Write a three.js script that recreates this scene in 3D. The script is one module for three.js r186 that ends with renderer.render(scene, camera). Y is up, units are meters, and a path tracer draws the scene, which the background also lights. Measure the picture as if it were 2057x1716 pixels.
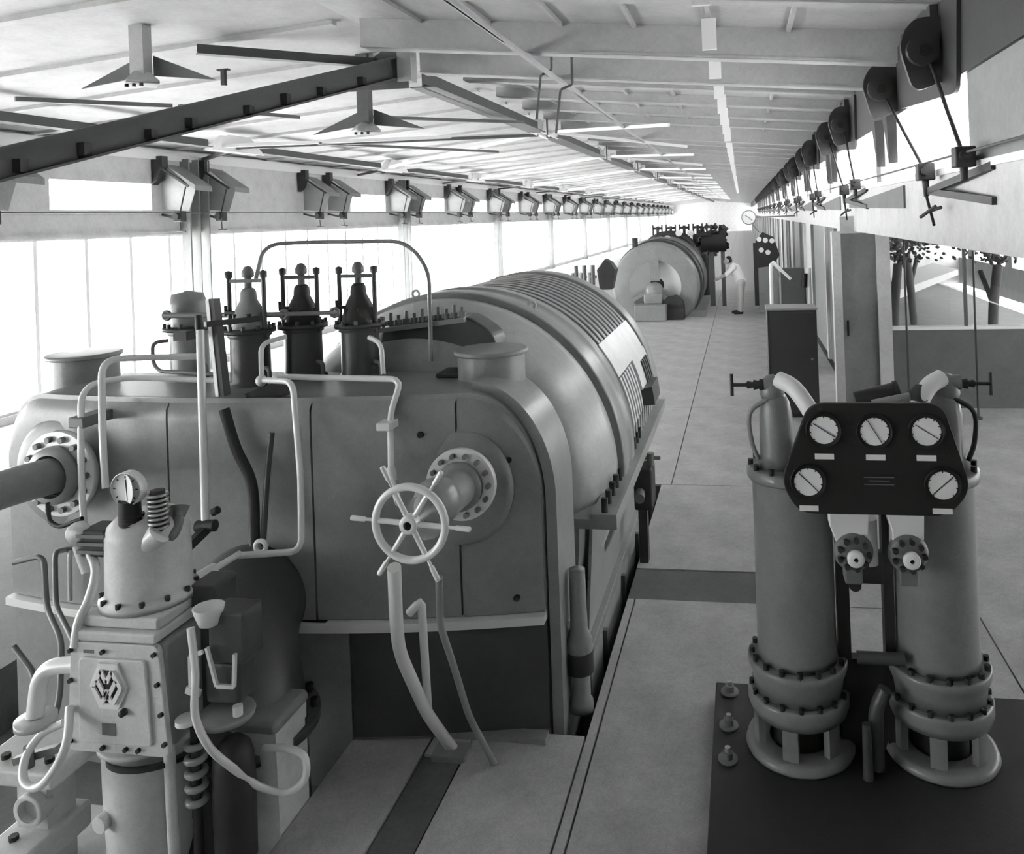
import * as THREE from 'three';
import { RoundedBoxGeometry } from 'three/addons/geometries/RoundedBoxGeometry.js';
import { mergeGeometries, mergeVertices, toCreasedNormals } from 'three/addons/utils/BufferGeometryUtils.js';
import { MarchingCubes } from 'three/addons/objects/MarchingCubes.js';

// ---------------------------------------------------------------- camera, sky, exposure
const scene = new THREE.Scene();
const W = 2057, H = 1716, FOCAL = 1600;                       // focal length in pixels of the full frame
const camera = new THREE.PerspectiveCamera(2 * Math.atan(H / 2 / FOCAL) * 180 / Math.PI, W / H, 0.05, 400);
camera.position.set(0, 2.8, 0);
camera.rotation.set(0, 9 * Math.PI / 180, -2 * Math.PI / 180, 'YXZ');
camera.setViewOffset(W, H, W / 2 - 1236.74, H / 2 - 436.84, W, H);   // a shift lens: the plate is lowered and moved sideways
scene.add(camera);
const renderer = new THREE.WebGLRenderer({ antialias: true });
renderer.shadowMap.enabled = true;
renderer.toneMapping = THREE.LinearToneMapping;
renderer.toneMappingExposure = 2.95;
scene.background = new THREE.Color(1, 1, 1);                   // a bright overcast sky
scene.backgroundIntensity = 3.6;
const sun = new THREE.DirectionalLight(0xffffff, 26);         // sun high over the far end: it lights the yards outside, not the hall
sun.position.set(-6, 60, -60); sun.target.position.set(0, 0, 0);
sun.castShadow = true; sun.shadow.mapSize.set(4096, 4096); sun.shadow.radius = 4;
Object.assign(sun.shadow.camera, { left: -80, right: 80, top: 90, bottom: -90, near: 1, far: 260 });
scene.add(sun, sun.target);

// ---------------------------------------------------------------- helpers
let seed = 7;
const rnd = () => { seed = (seed + 0x6d2b79f5) | 0; let t = Math.imul(seed ^ (seed >>> 15), 1 | seed); t = (t + Math.imul(t ^ (t >>> 7), 61 | t)) ^ t; return ((t ^ (t >>> 14)) >>> 0) / 4294967296; };
const V = (a) => (Array.isArray(a) ? new THREE.Vector3(...a) : a);
function noiseTexture(size, octaves, lo, hi, seedAt, srgb) {
  seed = seedAt;
  const acc = new Float32Array(size * size);
  for (const [cells, amp] of octaves) {
    const g = Array.from({ length: cells * cells }, rnd);
    for (let y = 0; y < size; y++) for (let x = 0; x < size; x++) {
      const u = x / size * cells, v = y / size * cells, i = Math.floor(u), j = Math.floor(v), s = (t) => t * t * (3 - 2 * t), a = s(u - i), b = s(v - j);
      const at = (p, q) => g[(q % cells) * cells + (p % cells)];
      acc[y * size + x] += amp * ((at(i, j) * (1 - a) + at(i + 1, j) * a) * (1 - b) + (at(i, j + 1) * (1 - a) + at(i + 1, j + 1) * a) * b - 0.5);
    }
  }
  const d = new Uint8Array(size * size * 4);
  for (let i = 0; i < size * size; i++) { const v = Math.max(0, Math.min(255, Math.round(255 * (lo + (hi - lo) * (acc[i] + 0.5))))); d[i * 4] = d[i * 4 + 1] = d[i * 4 + 2] = v; d[i * 4 + 3] = 255; }
  const t = new THREE.DataTexture(d, size, size);
  t.wrapS = t.wrapT = THREE.RepeatWrapping; t.magFilter = THREE.LinearFilter; if (srgb) t.colorSpace = THREE.SRGBColorSpace; t.needsUpdate = true;
  return t;
}
const grain = noiseTexture(512, [[6, 0.45], [24, 0.3], [96, 0.25], [256, 0.25]], 0.86, 1.0, 11, true);      // uneven paint
const concrete = noiseTexture(1024, [[5, 0.35], [17, 0.25], [70, 0.25], [300, 0.5]], 0.78, 1.0, 23, true);  // trowelled concrete
const relief = noiseTexture(512, [[40, 0.4], [128, 0.4], [256, 0.4]], 0, 1, 31, false);
function mat(hex, roughness = 0.6, metalness = 0, map = null, bump = 0) {
  const m = new THREE.MeshStandardMaterial({ color: hex, roughness, metalness, side: THREE.DoubleSide });
  if (map) m.map = map;
  if (bump) { m.bumpMap = relief; m.bumpScale = bump; }
  return m;
}
const M = {
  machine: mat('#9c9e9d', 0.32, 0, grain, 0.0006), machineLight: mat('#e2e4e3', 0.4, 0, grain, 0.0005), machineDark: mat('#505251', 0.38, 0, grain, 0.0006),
  coneGrey: mat('#b6b8b7', 0.35, 0, grain, 0.0005),
  iron: mat('#343434', 0.55, 0.1, grain, 0.0008), black: mat('#161616', 0.5, 0.05, grain), steel: mat('#b9bab9', 0.32, 0.75), bright: mat('#e9eae9', 0.35, 0.1),
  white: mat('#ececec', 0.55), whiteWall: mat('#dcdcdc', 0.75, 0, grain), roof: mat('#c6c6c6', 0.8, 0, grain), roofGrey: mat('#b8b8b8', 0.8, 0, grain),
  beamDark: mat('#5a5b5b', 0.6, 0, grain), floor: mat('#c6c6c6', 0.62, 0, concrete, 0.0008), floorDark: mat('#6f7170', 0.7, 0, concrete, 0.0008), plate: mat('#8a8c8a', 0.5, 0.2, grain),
  column: mat('#8e908f', 0.3, 0, grain, 0.0005), panelBlack: mat('#1a1a1a', 0.6, 0, grain, 0.0006), dial: mat('#f2f2f2', 0.5), ink: mat('#1c1c1c', 0.6), plateGrey: mat('#777978', 0.5, 0.2),
  wallPanel: mat('#8f9190', 0.6, 0, grain), wallPanelDark: mat('#6c6e6d', 0.6, 0, grain), rubber: mat('#2a2a2a', 0.8), cloth: mat('#efefef', 0.9), trousers: mat('#b9b9b7', 0.9), skin: mat('#a9a5a2', 0.6), hair: mat('#1b1b1b', 0.8),
  ground: mat('#dcdcdc', 0.9, 0, concrete), bark: mat('#474747', 0.9, 0, grain), leaf: mat('#505050', 0.85),
  frost: new THREE.MeshPhysicalMaterial({ color: '#fbfbfb', roughness: 1, transmission: 0.6, thickness: 0, side: THREE.DoubleSide }),
  glass: new THREE.MeshPhysicalMaterial({ color: '#ffffff', roughness: 0.02, transmission: 1, thickness: 0, ior: 1.5 }),
};
const names = {};
const numbered = (n) => { const k = names[n] = (names[n] ?? -1) + 1; return k ? n + '_' + String(k).padStart(3, '0') : n; };
function metric(g) {                                               // uv in metres from the dominant axis of each face
  g = g.index ? g.toNonIndexed() : g;
  const p = g.attributes.position, uv = new Float32Array(p.count * 2), a = new THREE.Vector3(), b = new THREE.Vector3(), c = new THREE.Vector3();
  for (let i = 0; i < p.count; i += 3) {
    a.fromBufferAttribute(p, i); b.fromBufferAttribute(p, i + 1); c.fromBufferAttribute(p, i + 2);
    const n = b.clone().sub(a).cross(c.clone().sub(a)), x = Math.abs(n.x), y = Math.abs(n.y), z = Math.abs(n.z);
    [a, b, c].forEach((q, k) => { uv[(i + k) * 2] = y >= x && y >= z ? q.x : x >= z ? q.z : q.x; uv[(i + k) * 2 + 1] = y >= x && y >= z ? q.z : q.y; });
  }
  g.setAttribute('uv', new THREE.BufferAttribute(uv, 2));
  for (const k of Object.keys(g.attributes)) if (!['position', 'normal', 'uv'].includes(k)) g.deleteAttribute(k);
  return g;
}
const join = (list) => { list = [].concat(list).map(metric); return list.length > 1 ? mergeGeometries(list) : list[0]; };
function obj(name, geos, material, parent = scene, label) {        // ONE mesh; geometry in world coordinates is shifted to its thing's base
  const g = join(geos), base = parent.userData.base;
  if (base) g.translate(-base.x, -base.y, -base.z);
  const m = new THREE.Mesh(g, material);
  m.name = parent === scene ? numbered(name) : name; m.castShadow = m.receiveShadow = true;
  if (parent !== scene) { const k = parent.children.filter((q) => q.userData.kindName === name).length; m.userData.kindName = name; if (k) m.name = name + '_' + String(k).padStart(3, '0'); }
  if (parent.isMesh) m.userData.base = null;
  if (label) m.userData.label = label;
  parent.add(m);
  if (base) m.userData.base = base;
  return m;
}
const BASES = [];
function thing(name, label, category, at = [0, 0, 0], group) {
  const o = new THREE.Group(); o.name = numbered(name); o.position.set(...at); scene.add(o);
  Object.assign(o.userData, { label, category, base: new THREE.Vector3(...at) });
  if (group) o.userData.group = group;
  BASES.push(o);
  return o;
}
function structure(name) { const o = new THREE.Group(); o.name = name; o.userData.kind = 'structure'; scene.add(o); return o; }
function copyOf(o, label, [x, y, z], group) {
  const c = o.clone(); c.name = numbered(o.name.replace(/_\d{3}$/, '')); scene.add(c); c.position.set(x, y, z);
  c.userData = { ...o.userData, label }; if (group) c.userData.group = group;
  return c;
}
const box = (x0, x1, y0, y1, z0, z1, r = 0) => (r ? new RoundedBoxGeometry(Math.abs(x1 - x0), Math.abs(y1 - y0), Math.abs(z1 - z0), 2, r) : new THREE.BoxGeometry(Math.abs(x1 - x0), Math.abs(y1 - y0), Math.abs(z1 - z0))).translate((x0 + x1) / 2, (y0 + y1) / 2, (z0 + z1) / 2);
function along(g, a, b) {                                          // a shape built up the y axis from 0, laid from a towards b
  a = V(a); b = V(b);
  return g.applyQuaternion(new THREE.Quaternion().setFromUnitVectors(new THREE.Vector3(0, 1, 0), b.clone().sub(a).normalize())).translate(a.x, a.y, a.z);
}
const len = (a, b) => V(a).distanceTo(V(b));
const cyl = (a, b, r0, r1 = r0, seg = 24) => along(new THREE.CylinderGeometry(r1, r0, len(a, b), seg).translate(0, len(a, b) / 2, 0), a, b);
const turned = (profile, a, b, seg = 48) => along(new THREE.LatheGeometry(profile.map(([r, y]) => new THREE.Vector2(Math.max(r, 1e-4), y)), seg), a, b);   // lathe whose axis runs from a towards b
const bar = (a, b, w, h) => {                                      // a rectangular bar; w is horizontal
  a = V(a); b = V(b); const d = b.clone().sub(a), L = d.length(); d.normalize();
  const up = Math.abs(d.y) > 0.95 ? new THREE.Vector3(0, 0, 1) : new THREE.Vector3(0, 1, 0), s = up.clone().cross(d).normalize(), u = d.clone().cross(s);
  return new THREE.BoxGeometry(w, h, L).translate(0, 0, L / 2).applyMatrix4(new THREE.Matrix4().makeBasis(s, u, d)).translate(a.x, a.y, a.z);
};
function pipe(pts, r, bend = 0.05, seg = 12) {                     // straight runs with rounded bends
  const p = pts.map(V), path = new THREE.CurvePath(); let from = p[0];
  for (let i = 1; i < p.length - 1; i++) {
    const a = p[i].clone().sub(p[i - 1]), b = p[i + 1].clone().sub(p[i]), k = Math.min(bend, a.length() * 0.49, b.length() * 0.49);
    const s = p[i].clone().addScaledVector(a.normalize(), -k), e = p[i].clone().addScaledVector(b.normalize(), k);
    path.add(new THREE.LineCurve3(from, s)); path.add(new THREE.QuadraticBezierCurve3(s, p[i], e)); from = e;
  }
  path.add(new THREE.LineCurve3(from, p[p.length - 1]));
  return tubeOf(path, r, Math.max(8, p.length * 12), seg);
}
const hose = (pts, r, seg = 10) => tubeOf(new THREE.CatmullRomCurve3(pts.map(V), false, 'centripetal'), r, pts.length * 10, seg);
function tubeOf(path, r, n, seg) {
  const a = path.getPoint(0), b = path.getPoint(1), ta = path.getTangent(0), tb = path.getTangent(1);
  const cap = (q, t) => along(new THREE.CircleGeometry(r, seg).rotateX(-Math.PI / 2), q, q.clone().add(t));
  return mergeGeometries([new THREE.TubeGeometry(path, n, r, seg), cap(a, ta.negate()), cap(b, tb)].map((g) => g.toNonIndexed()));
}
const ringAt = (n, r, f, from = 0) => Array.from({ length: n }, (_, k) => { const t = from + k / n * Math.PI * 2; return f(Math.cos(t) * r, Math.sin(t) * r, t); });
function shell(front, back, nu, nv, crease = 0.6) {                // a closed solid between two faces given over (u, v)
  const pos = [], idx = [], put = (f) => { const s = pos.length / 3; for (let j = 0; j <= nv; j++) for (let i = 0; i <= nu; i++) pos.push(...f(i / nu, j / nv)); return s; };
  const F = put(front), B = put(back), at = (s, i, j) => s + j * (nu + 1) + i;
  for (let j = 0; j < nv; j++) for (let i = 0; i < nu; i++) {
    idx.push(at(F, i, j), at(F, i + 1, j), at(F, i + 1, j + 1), at(F, i, j), at(F, i + 1, j + 1), at(F, i, j + 1));
    idx.push(at(B, i, j), at(B, i + 1, j + 1), at(B, i + 1, j), at(B, i, j), at(B, i, j + 1), at(B, i + 1, j + 1));
  }
  const edge = (i0, j0, i1, j1) => idx.push(at(F, i0, j0), at(B, i0, j0), at(B, i1, j1), at(F, i0, j0), at(B, i1, j1), at(F, i1, j1));
  for (let i = 0; i < nu; i++) { edge(i + 1, 0, i, 0); edge(i, nv, i + 1, nv); }
  for (let j = 0; j < nv; j++) { edge(0, j, 0, j + 1); edge(nu, j + 1, nu, j); }
  let g = new THREE.BufferGeometry(); g.setAttribute('position', new THREE.Float32BufferAttribute(pos, 3)); g.setIndex(idx); g.computeVertexNormals();
  return toCreasedNormals(g, crease);
}
function outline(pts, depth, bevel = 0, holes = []) {              // flat shape in x, y with thickness towards +z
  const s = new THREE.Shape(pts.map(([x, y]) => new THREE.Vector2(x, y)));
  for (const h of holes) s.holes.push(new THREE.Path(h.map(([x, y]) => new THREE.Vector2(x, y))));
  return new THREE.ExtrudeGeometry(s, { depth, bevelEnabled: bevel > 0, bevelSize: bevel, bevelThickness: bevel, bevelSegments: 2, curveSegments: 24 });
}
const circle = (x, y, r, n = 40) => Array.from({ length: n }, (_, k) => [x + r * Math.cos(k / n * 2 * Math.PI), y + r * Math.sin(k / n * 2 * Math.PI)]);
function rounded(pts, r, n = 6) {                                  // outline with every corner rounded
  const out = [], P2 = pts.map(([x, y]) => new THREE.Vector2(x, y));
  P2.forEach((c, i) => {
    const a = P2[(i + P2.length - 1) % P2.length], b = P2[(i + 1) % P2.length], k = Math.min(r, a.distanceTo(c) * 0.45, b.distanceTo(c) * 0.45);
    const s = c.clone().add(a.clone().sub(c).setLength(k)), e = c.clone().add(b.clone().sub(c).setLength(k));
    for (let t = 0; t <= n; t++) { const q = t / n; out.push([(1 - q) ** 2 * s.x + 2 * q * (1 - q) * c.x + q * q * e.x, (1 - q) ** 2 * s.y + 2 * q * (1 - q) * c.y + q * q * e.y]); }
  });
  return out;
}
const bolt = (p, dir, r, h) => { p = V(p); const q = p.clone().addScaledVector(V(dir), h); return cyl(p, q, r, r, 6); };
const ORD = ['first', 'second', 'third', 'fourth', 'fifth', 'sixth', 'seventh', 'eighth', 'ninth', 'tenth', 'eleventh', 'twelfth', 'thirteenth', 'fourteenth', 'fifteenth', 'sixteenth', 'seventeenth', 'eighteenth', 'nineteenth', 'twentieth', 'twenty-first', 'twenty-second', 'twenty-third', 'twenty-fourth', 'twenty-fifth', 'twenty-sixth'];

// ---------------------------------------------------------------- the hall
const XL = -11, XR = 1.55, ZN = 6, ZF = -130;                      // side walls, near and far ends
const floor = structure('floor');
obj('floor_bed', [box(XL - 0.3, -4.9, -0.6, -0.02, ZF, ZN), box(-4.9, -0.93, -0.6, -0.02, ZF, -8.26), box(-4.9, -2.2, -0.6, -0.25, -4.2, ZN), box(-4.9, -0.93, -0.8, -0.45, -8.3, -4.2), box(-2.2, -0.93, -0.6, -0.02, -4.2, ZN), box(-0.93, 7, -0.6, -0.02, ZF, ZN)], M.floorDark, floor);
{
  const g = 0.006, slab = (x0, x1, z0, z1, m = M.floor, y = 0) => obj('floor_slab', box(x0 + g, x1 - g, -0.03 + y, y, z0 + g, z1 - g), m, floor);
  slab(-0.87, 1.5, -5.78, ZN); slab(0.03, 1.5, -6.28, -5.78); slab(-0.93, 0.03, -6.28, -5.78, M.floorDark, -0.006); slab(-0.93, 1.5, -8.26, -6.28); slab(-0.82, 1.5, -11.6, -8.26);
  slab(-0.93, -0.87, -5.78, ZN);
  slab(-2.2, -1.76, -4.15, ZN); slab(-1.76, -1.54, -3.98, ZN, M.floorDark, -0.008); slab(-1.76, -1.54, -4.15, -3.98); slab(-1.54, -0.93, -4.22, ZN);
  slab(XL, -0.82, -11.6, -8.26); slab(1.5, 6.9, -11.6, ZN);
  for (let z = -11.6; z > -128; z -= 5.9) for (const [a, b] of [[XL, -5], [-5, -0.82], [-0.82, 1.5]]) slab(a, b, Math.max(z - 5.9, ZF), z);
}
const wallLeft = structure('wall_left');
obj('dado', box(XL - 0.2, XL, 0, 0.12, ZF, ZN), M.whiteWall, wallLeft);
obj('spandrel', [box(XL - 0.2, XL, 2.8, 3.24, ZF, ZN), box(XL - 0.04, XL + 0.05, 2.78, 2.83, ZF, ZN)], M.whiteWall, wallLeft);
obj('upper_band', box(XL - 0.2, XL, 3.74, 4.6, ZF, ZN), M.whiteWall, wallLeft);
obj('trim_2', box(XL, XL + 0.12, 4.2, 4.4, ZF, ZN), M.white).userData.kind = 'structure';
const paneL = box(XL - 0.105, XL - 0.095, 0.12, 2.8, -0.5, 0.5), mullionL = [box(XL - 0.14, XL - 0.05, 0.12, 2.8, -0.035, 0.035)];
for (let k = 0; k < 27; k++) {                                     // a glazed bay every five metres
  const w = structure('window_' + (k + 1)), z0 = ZN - 5 * k - 0.5;
  obj('rail', [box(XL - 0.14, XL - 0.04, 0.12, 0.16, z0 - 4.5, z0 + 0.5), box(XL - 0.14, XL - 0.04, 2.74, 2.8, z0 - 4.5, z0 + 0.5)], M.whiteWall, w);
  for (let i = 0; i < 5; i++) {
    if (z0 - i < ZF) break;
    const p = new THREE.Mesh(metric(paneL), M.glass); p.name = 'pane' + (i ? '_00' + i : ''); p.position.z = z0 - i; w.add(p);
    const q = new THREE.Mesh(metric(mullionL[0]), M.white); q.name = 'mullion' + (i ? '_00' + i : ''); q.position.z = z0 - i + 0.5; q.castShadow = true; w.add(q);
  }
}
for (let k = 0; k < 12; k++) {                                     // stanchions every ten metres, pairs of flanges
  const z = -4.5 - 10 * k;
  const t = thing('steel_stanchion', 'pale steel stanchion against the left glazing, ' + ORD[k] + ' along the wall', 'column', [XL + 0.12, 0, z], 'stanchions along the left wall');
  obj('web', box(XL + 0.07, XL + 0.26, 0, 4.25, z - 0.012, z + 0.012), M.wallPanel, t);
  for (const s of [-1, 1]) obj('flange', box(XL + 0.07, XL + 0.26, 0, 4.25, z + s * 0.28 - 0.02, z + s * 0.28 + 0.02), M.wallPanel, t);
}
// solid parts between the clerestory openings of the left wall, one for each bay
for (let k = -3; k < 24; k++) { const z = -13.5 - 5 * k; obj('clerestory_panel', box(XL - 0.2, XL, 3.24, 3.74, Math.max(z - 2.75, ZF), Math.min(k === 1 ? z + 2.26 : z, ZN)), M.whiteWall, wallLeft); }

const wallRight = structure('wall_right');
obj('parapet_band', box(XR, XR + 0.16, 2.49, 3.06, ZF, ZN), M.whiteWall, wallRight);
obj('sill', box(XR - 0.03, XR + 0.2, 3.04, 3.09, ZF, ZN), M.white, wallRight);
obj('eave_band', box(XR, XR + 0.16, 4.0, 4.7, ZF, ZN), M.beamDark, wallRight);
obj('near_lower_wall', [box(XR, XR + 0.16, 0, 2.49, 2, ZN)], M.wallPanel, wallRight);
obj('clerestory_post', box(XR, XR + 0.16, 3.06, 4.0, -5.75, ZN), M.wallPanel, wallRight);
for (let k = 0; k < 24; k++) { const z = -9.25 - 5 * k; obj('clerestory_post', box(XR, XR + 0.16, 3.06, 4.0, z - 0.3, z), M.wallPanel, wallRight); }
for (let k = 0; k < 10; k++) { const z = -7.95 - 5 * k; obj('parapet_plate', outline([[z, 2.79], [z, 3.01], [z - 2.2, 2.93], [z - 3.9, 2.87], [z - 3.9, 2.82]], 0.02).rotateY(-Math.PI / 2).translate(XR, 0, 0), M.wallPanelDark, wallRight); }  // dark tapering plates on the parapet band, one in each bay
// beyond the side room the right wall is panelled between posts
{
  let z = -11.75, k = 0;
  while (z > ZF + 3) {
    const w = k % 3 === 0 ? 2.2 : k % 3 === 1 ? 1.5 : 3.0;
    obj('wall_panel', box(XR + 0.03, XR + 0.12, 0, 2.49, z - w + 0.07, z - 0.07), k % 3 === 0 ? M.whiteWall : k % 3 === 1 ? M.wallPanelDark : M.wallPanel, wallRight);
    obj('wall_post', box(XR - 0.03, XR + 0.16, 0, 2.49, z - w - 0.07, z - w + 0.07), k % 2 ? M.whiteWall : M.wallPanel, wallRight);
    z -= w; k++;
  }
}
const wallFar = structure('wall_far'), wallNear = structure('wall_near');
obj('end_wall', box(XL - 0.2, XR + 0.2, 0, 5.3, ZF - 0.2, ZF), M.whiteWall, wallFar);
obj('end_wall', box(XL - 0.2, XR + 0.2, 0, 5.3, ZN, ZN + 0.2), M.beamDark, wallNear);

// side room under the parapet: cross wall with door and window, glazed outer wall
const sideWall = structure('wall_cross');
const ZC = -11.6;
obj('lower_wall', box(2.02, 7, 0, 1.1, ZC - 0.12, ZC), M.wallPanelDark, sideWall);
obj('post', box(1.24, 1.36, 0, 2.49, ZC - 0.14, ZC + 0.04), M.whiteWall, sideWall);
obj('post', box(1.84, 2.02, 0, 2.49, ZC - 0.14, ZC + 0.03), M.whiteWall, sideWall);
obj('lintel', box(1.36, 7, 2.46, 2.7, ZC - 0.14, ZC), M.whiteWall, sideWall);
const door1 = structure('door_1');
obj('leaf', box(1.36, 1.84, 0.01, 2.46, ZC - 0.08, ZC - 0.03), M.wallPanel, door1);
obj('handle', [cyl([1.42, 1.12, ZC - 0.03], [1.42, 1.12, ZC + 0.03], 0.012), box(1.405, 1.435, 1.02, 1.24, ZC + 0.03, ZC + 0.045)], M.black, door1);
const window40 = structure('window_40');
for (let x = 2.02; x < 6.9; x += 1.0) {
  obj('pane', box(x + 0.02, x + 0.98, 1.12, 2.46, ZC - 0.07, ZC - 0.062), M.glass, window40);
  obj('mullion', box(x + 0.98, x + 1.02, 1.1, 2.46, ZC - 0.09, ZC - 0.04), M.wallPanelDark, window40);
}
obj('sill', box(2.02, 7, 1.09, 1.13, ZC - 0.12, ZC + 0.04), M.white, window40);
const wallSide = structure('wall_side_room');
obj('outer_wall', [box(7, 7.2, 0, 0.5, ZC, ZN), box(7, 7.2, 2.5, 2.8, ZC, ZN)], M.whiteWall, wallSide);
obj('side_end', box(XR, 7.2, 0, 2.8, 2, 2.2), M.wallPanel, wallSide);
const window41 = structure('window_41');
obj('outer_wall', box(7, 7.2, 0.5, 2.5, -3.1, 2.2), M.wallPanel, wallSide);
for (let z = ZC; z < -4; z += 1.7) { obj('pane', box(7.05, 7.06, 0.5, 2.5, z + 0.03, z + 1.67), M.frost, window41); obj('mullion', box(7.02, 7.1, 0.5, 2.5, z - 0.03, z + 0.03), M.whiteWall, window41); }
const roofSide = structure('ceiling_side_room');
obj('slab', box(XR + 0.16, 7.2, 2.6, 2.8, ZC - 0.15, 2.2), M.whiteWall, roofSide);
for (const [k, x, z] of [[0, 2.1, -11], [1, 2.96, -11]]) {
  const t = thing('hanging_rod', (k ? 'right' : 'left') + ' of two thin dark rods standing before the side window', 'rod', [x, 0, z], 'thin rods before the side window');
  obj('rod', cyl([x, 0, z], [x, 2.6, z], 0.014, 0.014, 10), M.iron, t); obj('foot', cyl([x, 0, z], [x, 0.03, z], 0.05, 0.05, 16), M.iron, t);
}
// outdoors
const ground = obj('ground', [box(-60, XL - 0.32, -0.7, -0.25, -160, 40), box(7.25, 60, -0.7, -0.25, -160, 40)], M.ground); ground.userData.kind = 'structure';
obj('ground_court', box(1.75, 7.24, -0.65, -0.05, -60, ZC - 0.15), M.ground).userData.kind = 'structure';
obj('ceiling_added_shade', [box(1.75, 8, 2.6, 2.8, -31, ZC - 0.16)], M.roofGrey).userData.kind = 'structure';  // unseen canopy, added to keep the sun off the court
obj('wall_court', [box(7.8, 8, -0.05, 0.9, -31, ZC - 0.16), ...[-13, -17, -21, -25, -29].map((z) => box(7.8, 8, 0.9, 2.6, z - 0.6, z))], M.wallPanel).userData.kind = 'structure';
obj('wall_court_end', box(1.75, 8, -0.05, 2.6, -31.2, -31), M.wallPanel).userData.kind = 'structure';
const yardWall = obj('wall_yard', box(1.75, 7.8, -0.05, 1.35, -30.99, -30.8), M.whiteWall); yardWall.userData.kind = 'structure';
obj('trim_1', outline([[2.6, -0.05], [3.4, -0.05], [5.8, 0.9], [5.8, 1.05]], 3).translate(0, 0, -26), M.white).userData.kind = 'structure';
function tree(x, z, h, lean, label) {
  const t = thing('garden_tree', label, 'tree', [x, -0.05, z], 'trees beyond the side window');
  obj('trunk', [hose([[x, -0.05, z], [x + lean * 0.4, h * 0.4, z], [x + lean, h * 0.75, z + 0.1]], 0.09), hose([[x + lean * 0.4, h * 0.4, z], [x - lean, h * 0.7, z - 0.2]], 0.05), hose([[x + lean * 0.6, h * 0.5, z], [x + lean * 2, h * 0.8, z - 0.2]], 0.045)], M.bark, t);
  const blobs = [];
  for (let k = 0; k < 220; k++) { const a = rnd() * 6.28, r = rnd() * 0.9, y = h * (0.78 + 0.3 * rnd()); const g = new THREE.IcosahedronGeometry(0.03 + rnd() * 0.04, 0).scale(1, 0.5, 1).rotateX(rnd() * 3).rotateY(rnd() * 6); blobs.push(g.translate(x + lean + Math.cos(a) * r, y, z + Math.sin(a) * r)); }
  obj('foliage', blobs, M.leaf, t).userData.kind = 'stuff';
}
tree(3.0, -17, 2.2, 0.1, 'leftmost small tree seen through the side window'); tree(4.0, -20, 2.25, -0.15, 'middle small tree seen through the side window'); tree(4.6, -16, 2.2, 0.12, 'rightmost small tree seen through the side window');

// ---------------------------------------------------------------- roof
const ceiling = structure('ceiling');
const RX = -4.0, RY = 4.98, EY = 4.42;                              // ridge and eaves of the roof deck
const yL = (x) => EY + (RY - EY) * (x - (XL - 0.3)) / (RX - XL + 0.3), yR = (x) => RY + (EY - RY) * (x - RX) / (XR + 0.3 - RX);
const sheet = (x0, x1, f, t, z0, z1) => shell((u, v) => [x0 + (x1 - x0) * u, f(x0 + (x1 - x0) * u), z0 + (z1 - z0) * v], (u, v) => [x0 + (x1 - x0) * u, f(x0 + (x1 - x0) * u) + t, z0 + (z1 - z0) * v], 1, 1);
obj('roof_deck', sheet(XL - 0.4, RX, yL, 0.12, ZN + 0.2, ZF - 0.2), M.roof, ceiling);
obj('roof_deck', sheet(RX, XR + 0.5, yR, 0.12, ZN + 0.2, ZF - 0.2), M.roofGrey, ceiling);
// cross purlins: a deep channel with a flange, shallower on the left slope
const purlinL = [], purlinR = [];
const wedge = (x0, x1, f, d0, d1, z0, z1) => shell((u, v) => [x0 + (x1 - x0) * u, f(x0 + (x1 - x0) * u) - d1 + (d1 - d0) * v, z1], (u, v) => [x0 + (x1 - x0) * u, f(x0 + (x1 - x0) * u) - d1 + (d1 - d0) * v, z0], 1, 1);
for (let z = 4.6, k = 0; z > ZF; z -= 1.55, k++) {
  const deep = [-7.8, -9.35, -16.8, -24.6, -32.3].some((q) => Math.abs(q - z) < 0.7) ? 0.3 : 0.14;
  obj('purlin', [wedge(RX + 0.15, XR + 0.3, yR, 0, deep, z - 0.03, z + 0.03), wedge(RX + 0.15, XR + 0.3, yR, deep - 0.02, deep, z - 0.2, z + 0.04)], M.roofGrey, ceiling);
  obj('purlin', wedge(XL, RX - 0.15, yL, 0, 0.05, z - 0.05, z + 0.05), M.roof, ceiling);
}
for (let x = -3.2; x < 1.2; x += 0.74) obj('batten', shell((u, v) => [x - 0.02, yR(x) - 0.04 * v, ZN + (ZF - ZN) * u], (u, v) => [x + 0.02, yR(x) - 0.04 * v, ZN + (ZF - ZN) * u], 1, 1), M.roofGrey, ceiling);
// white hanger plates in a row over the aisle
for (let z = -4.2, k = 0; z > -60; z -= 1.55, k++) obj('hanger_plate', box(-0.3, -0.17, 4.28, 4.56, z + 0.05, z + 0.09), M.white, ceiling);
// lattice of the roof: dark bottom chords between white node boxes
function chord(label, x, y, spans, w, h, mt) {
  const t = thing('roof_chord', label, 'beam', [x, y, spans[0][0]], 'bottom chords of the roof lattice');
  for (const [a, b] of spans) obj('chord_bar', [box(x - w / 2, x + w / 2, y, y + 0.012, b, a), box(x - 0.008, x + 0.008, y, y + h, b, a)], mt, t);
  return t;
}
const ridgeNodes = [-9.2, -16.15, -23.3, -30.3, -37.3, -44.3, -51.3, -58.3, -65.3, -72.3, -79.3, -86.3, -93.3, -100.3, -107.3, -114.3, -121.3], leftNodes = [-6.3, -13.3, -20, -26.6, -33.4, -40.2, -47, -53.8, -60.6, -67.4, -74.2, -81, -87.8, -94.6];
const spansOf = (n, gap) => n.slice(1).map((z, i) => [n[i] - gap, z + gap]);
chord('dark steel chord running along the roof ridge towards the far end', RX, 4.56, spansOf(ridgeNodes, 0.55), 0.34, 0.22, M.beamDark);
chord('grey steel chord running along the left slope above the clerestory', -9.1, 4.26, spansOf([1, ...leftNodes], 0.75), 0.2, 0.14, M.beamDark);
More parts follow.
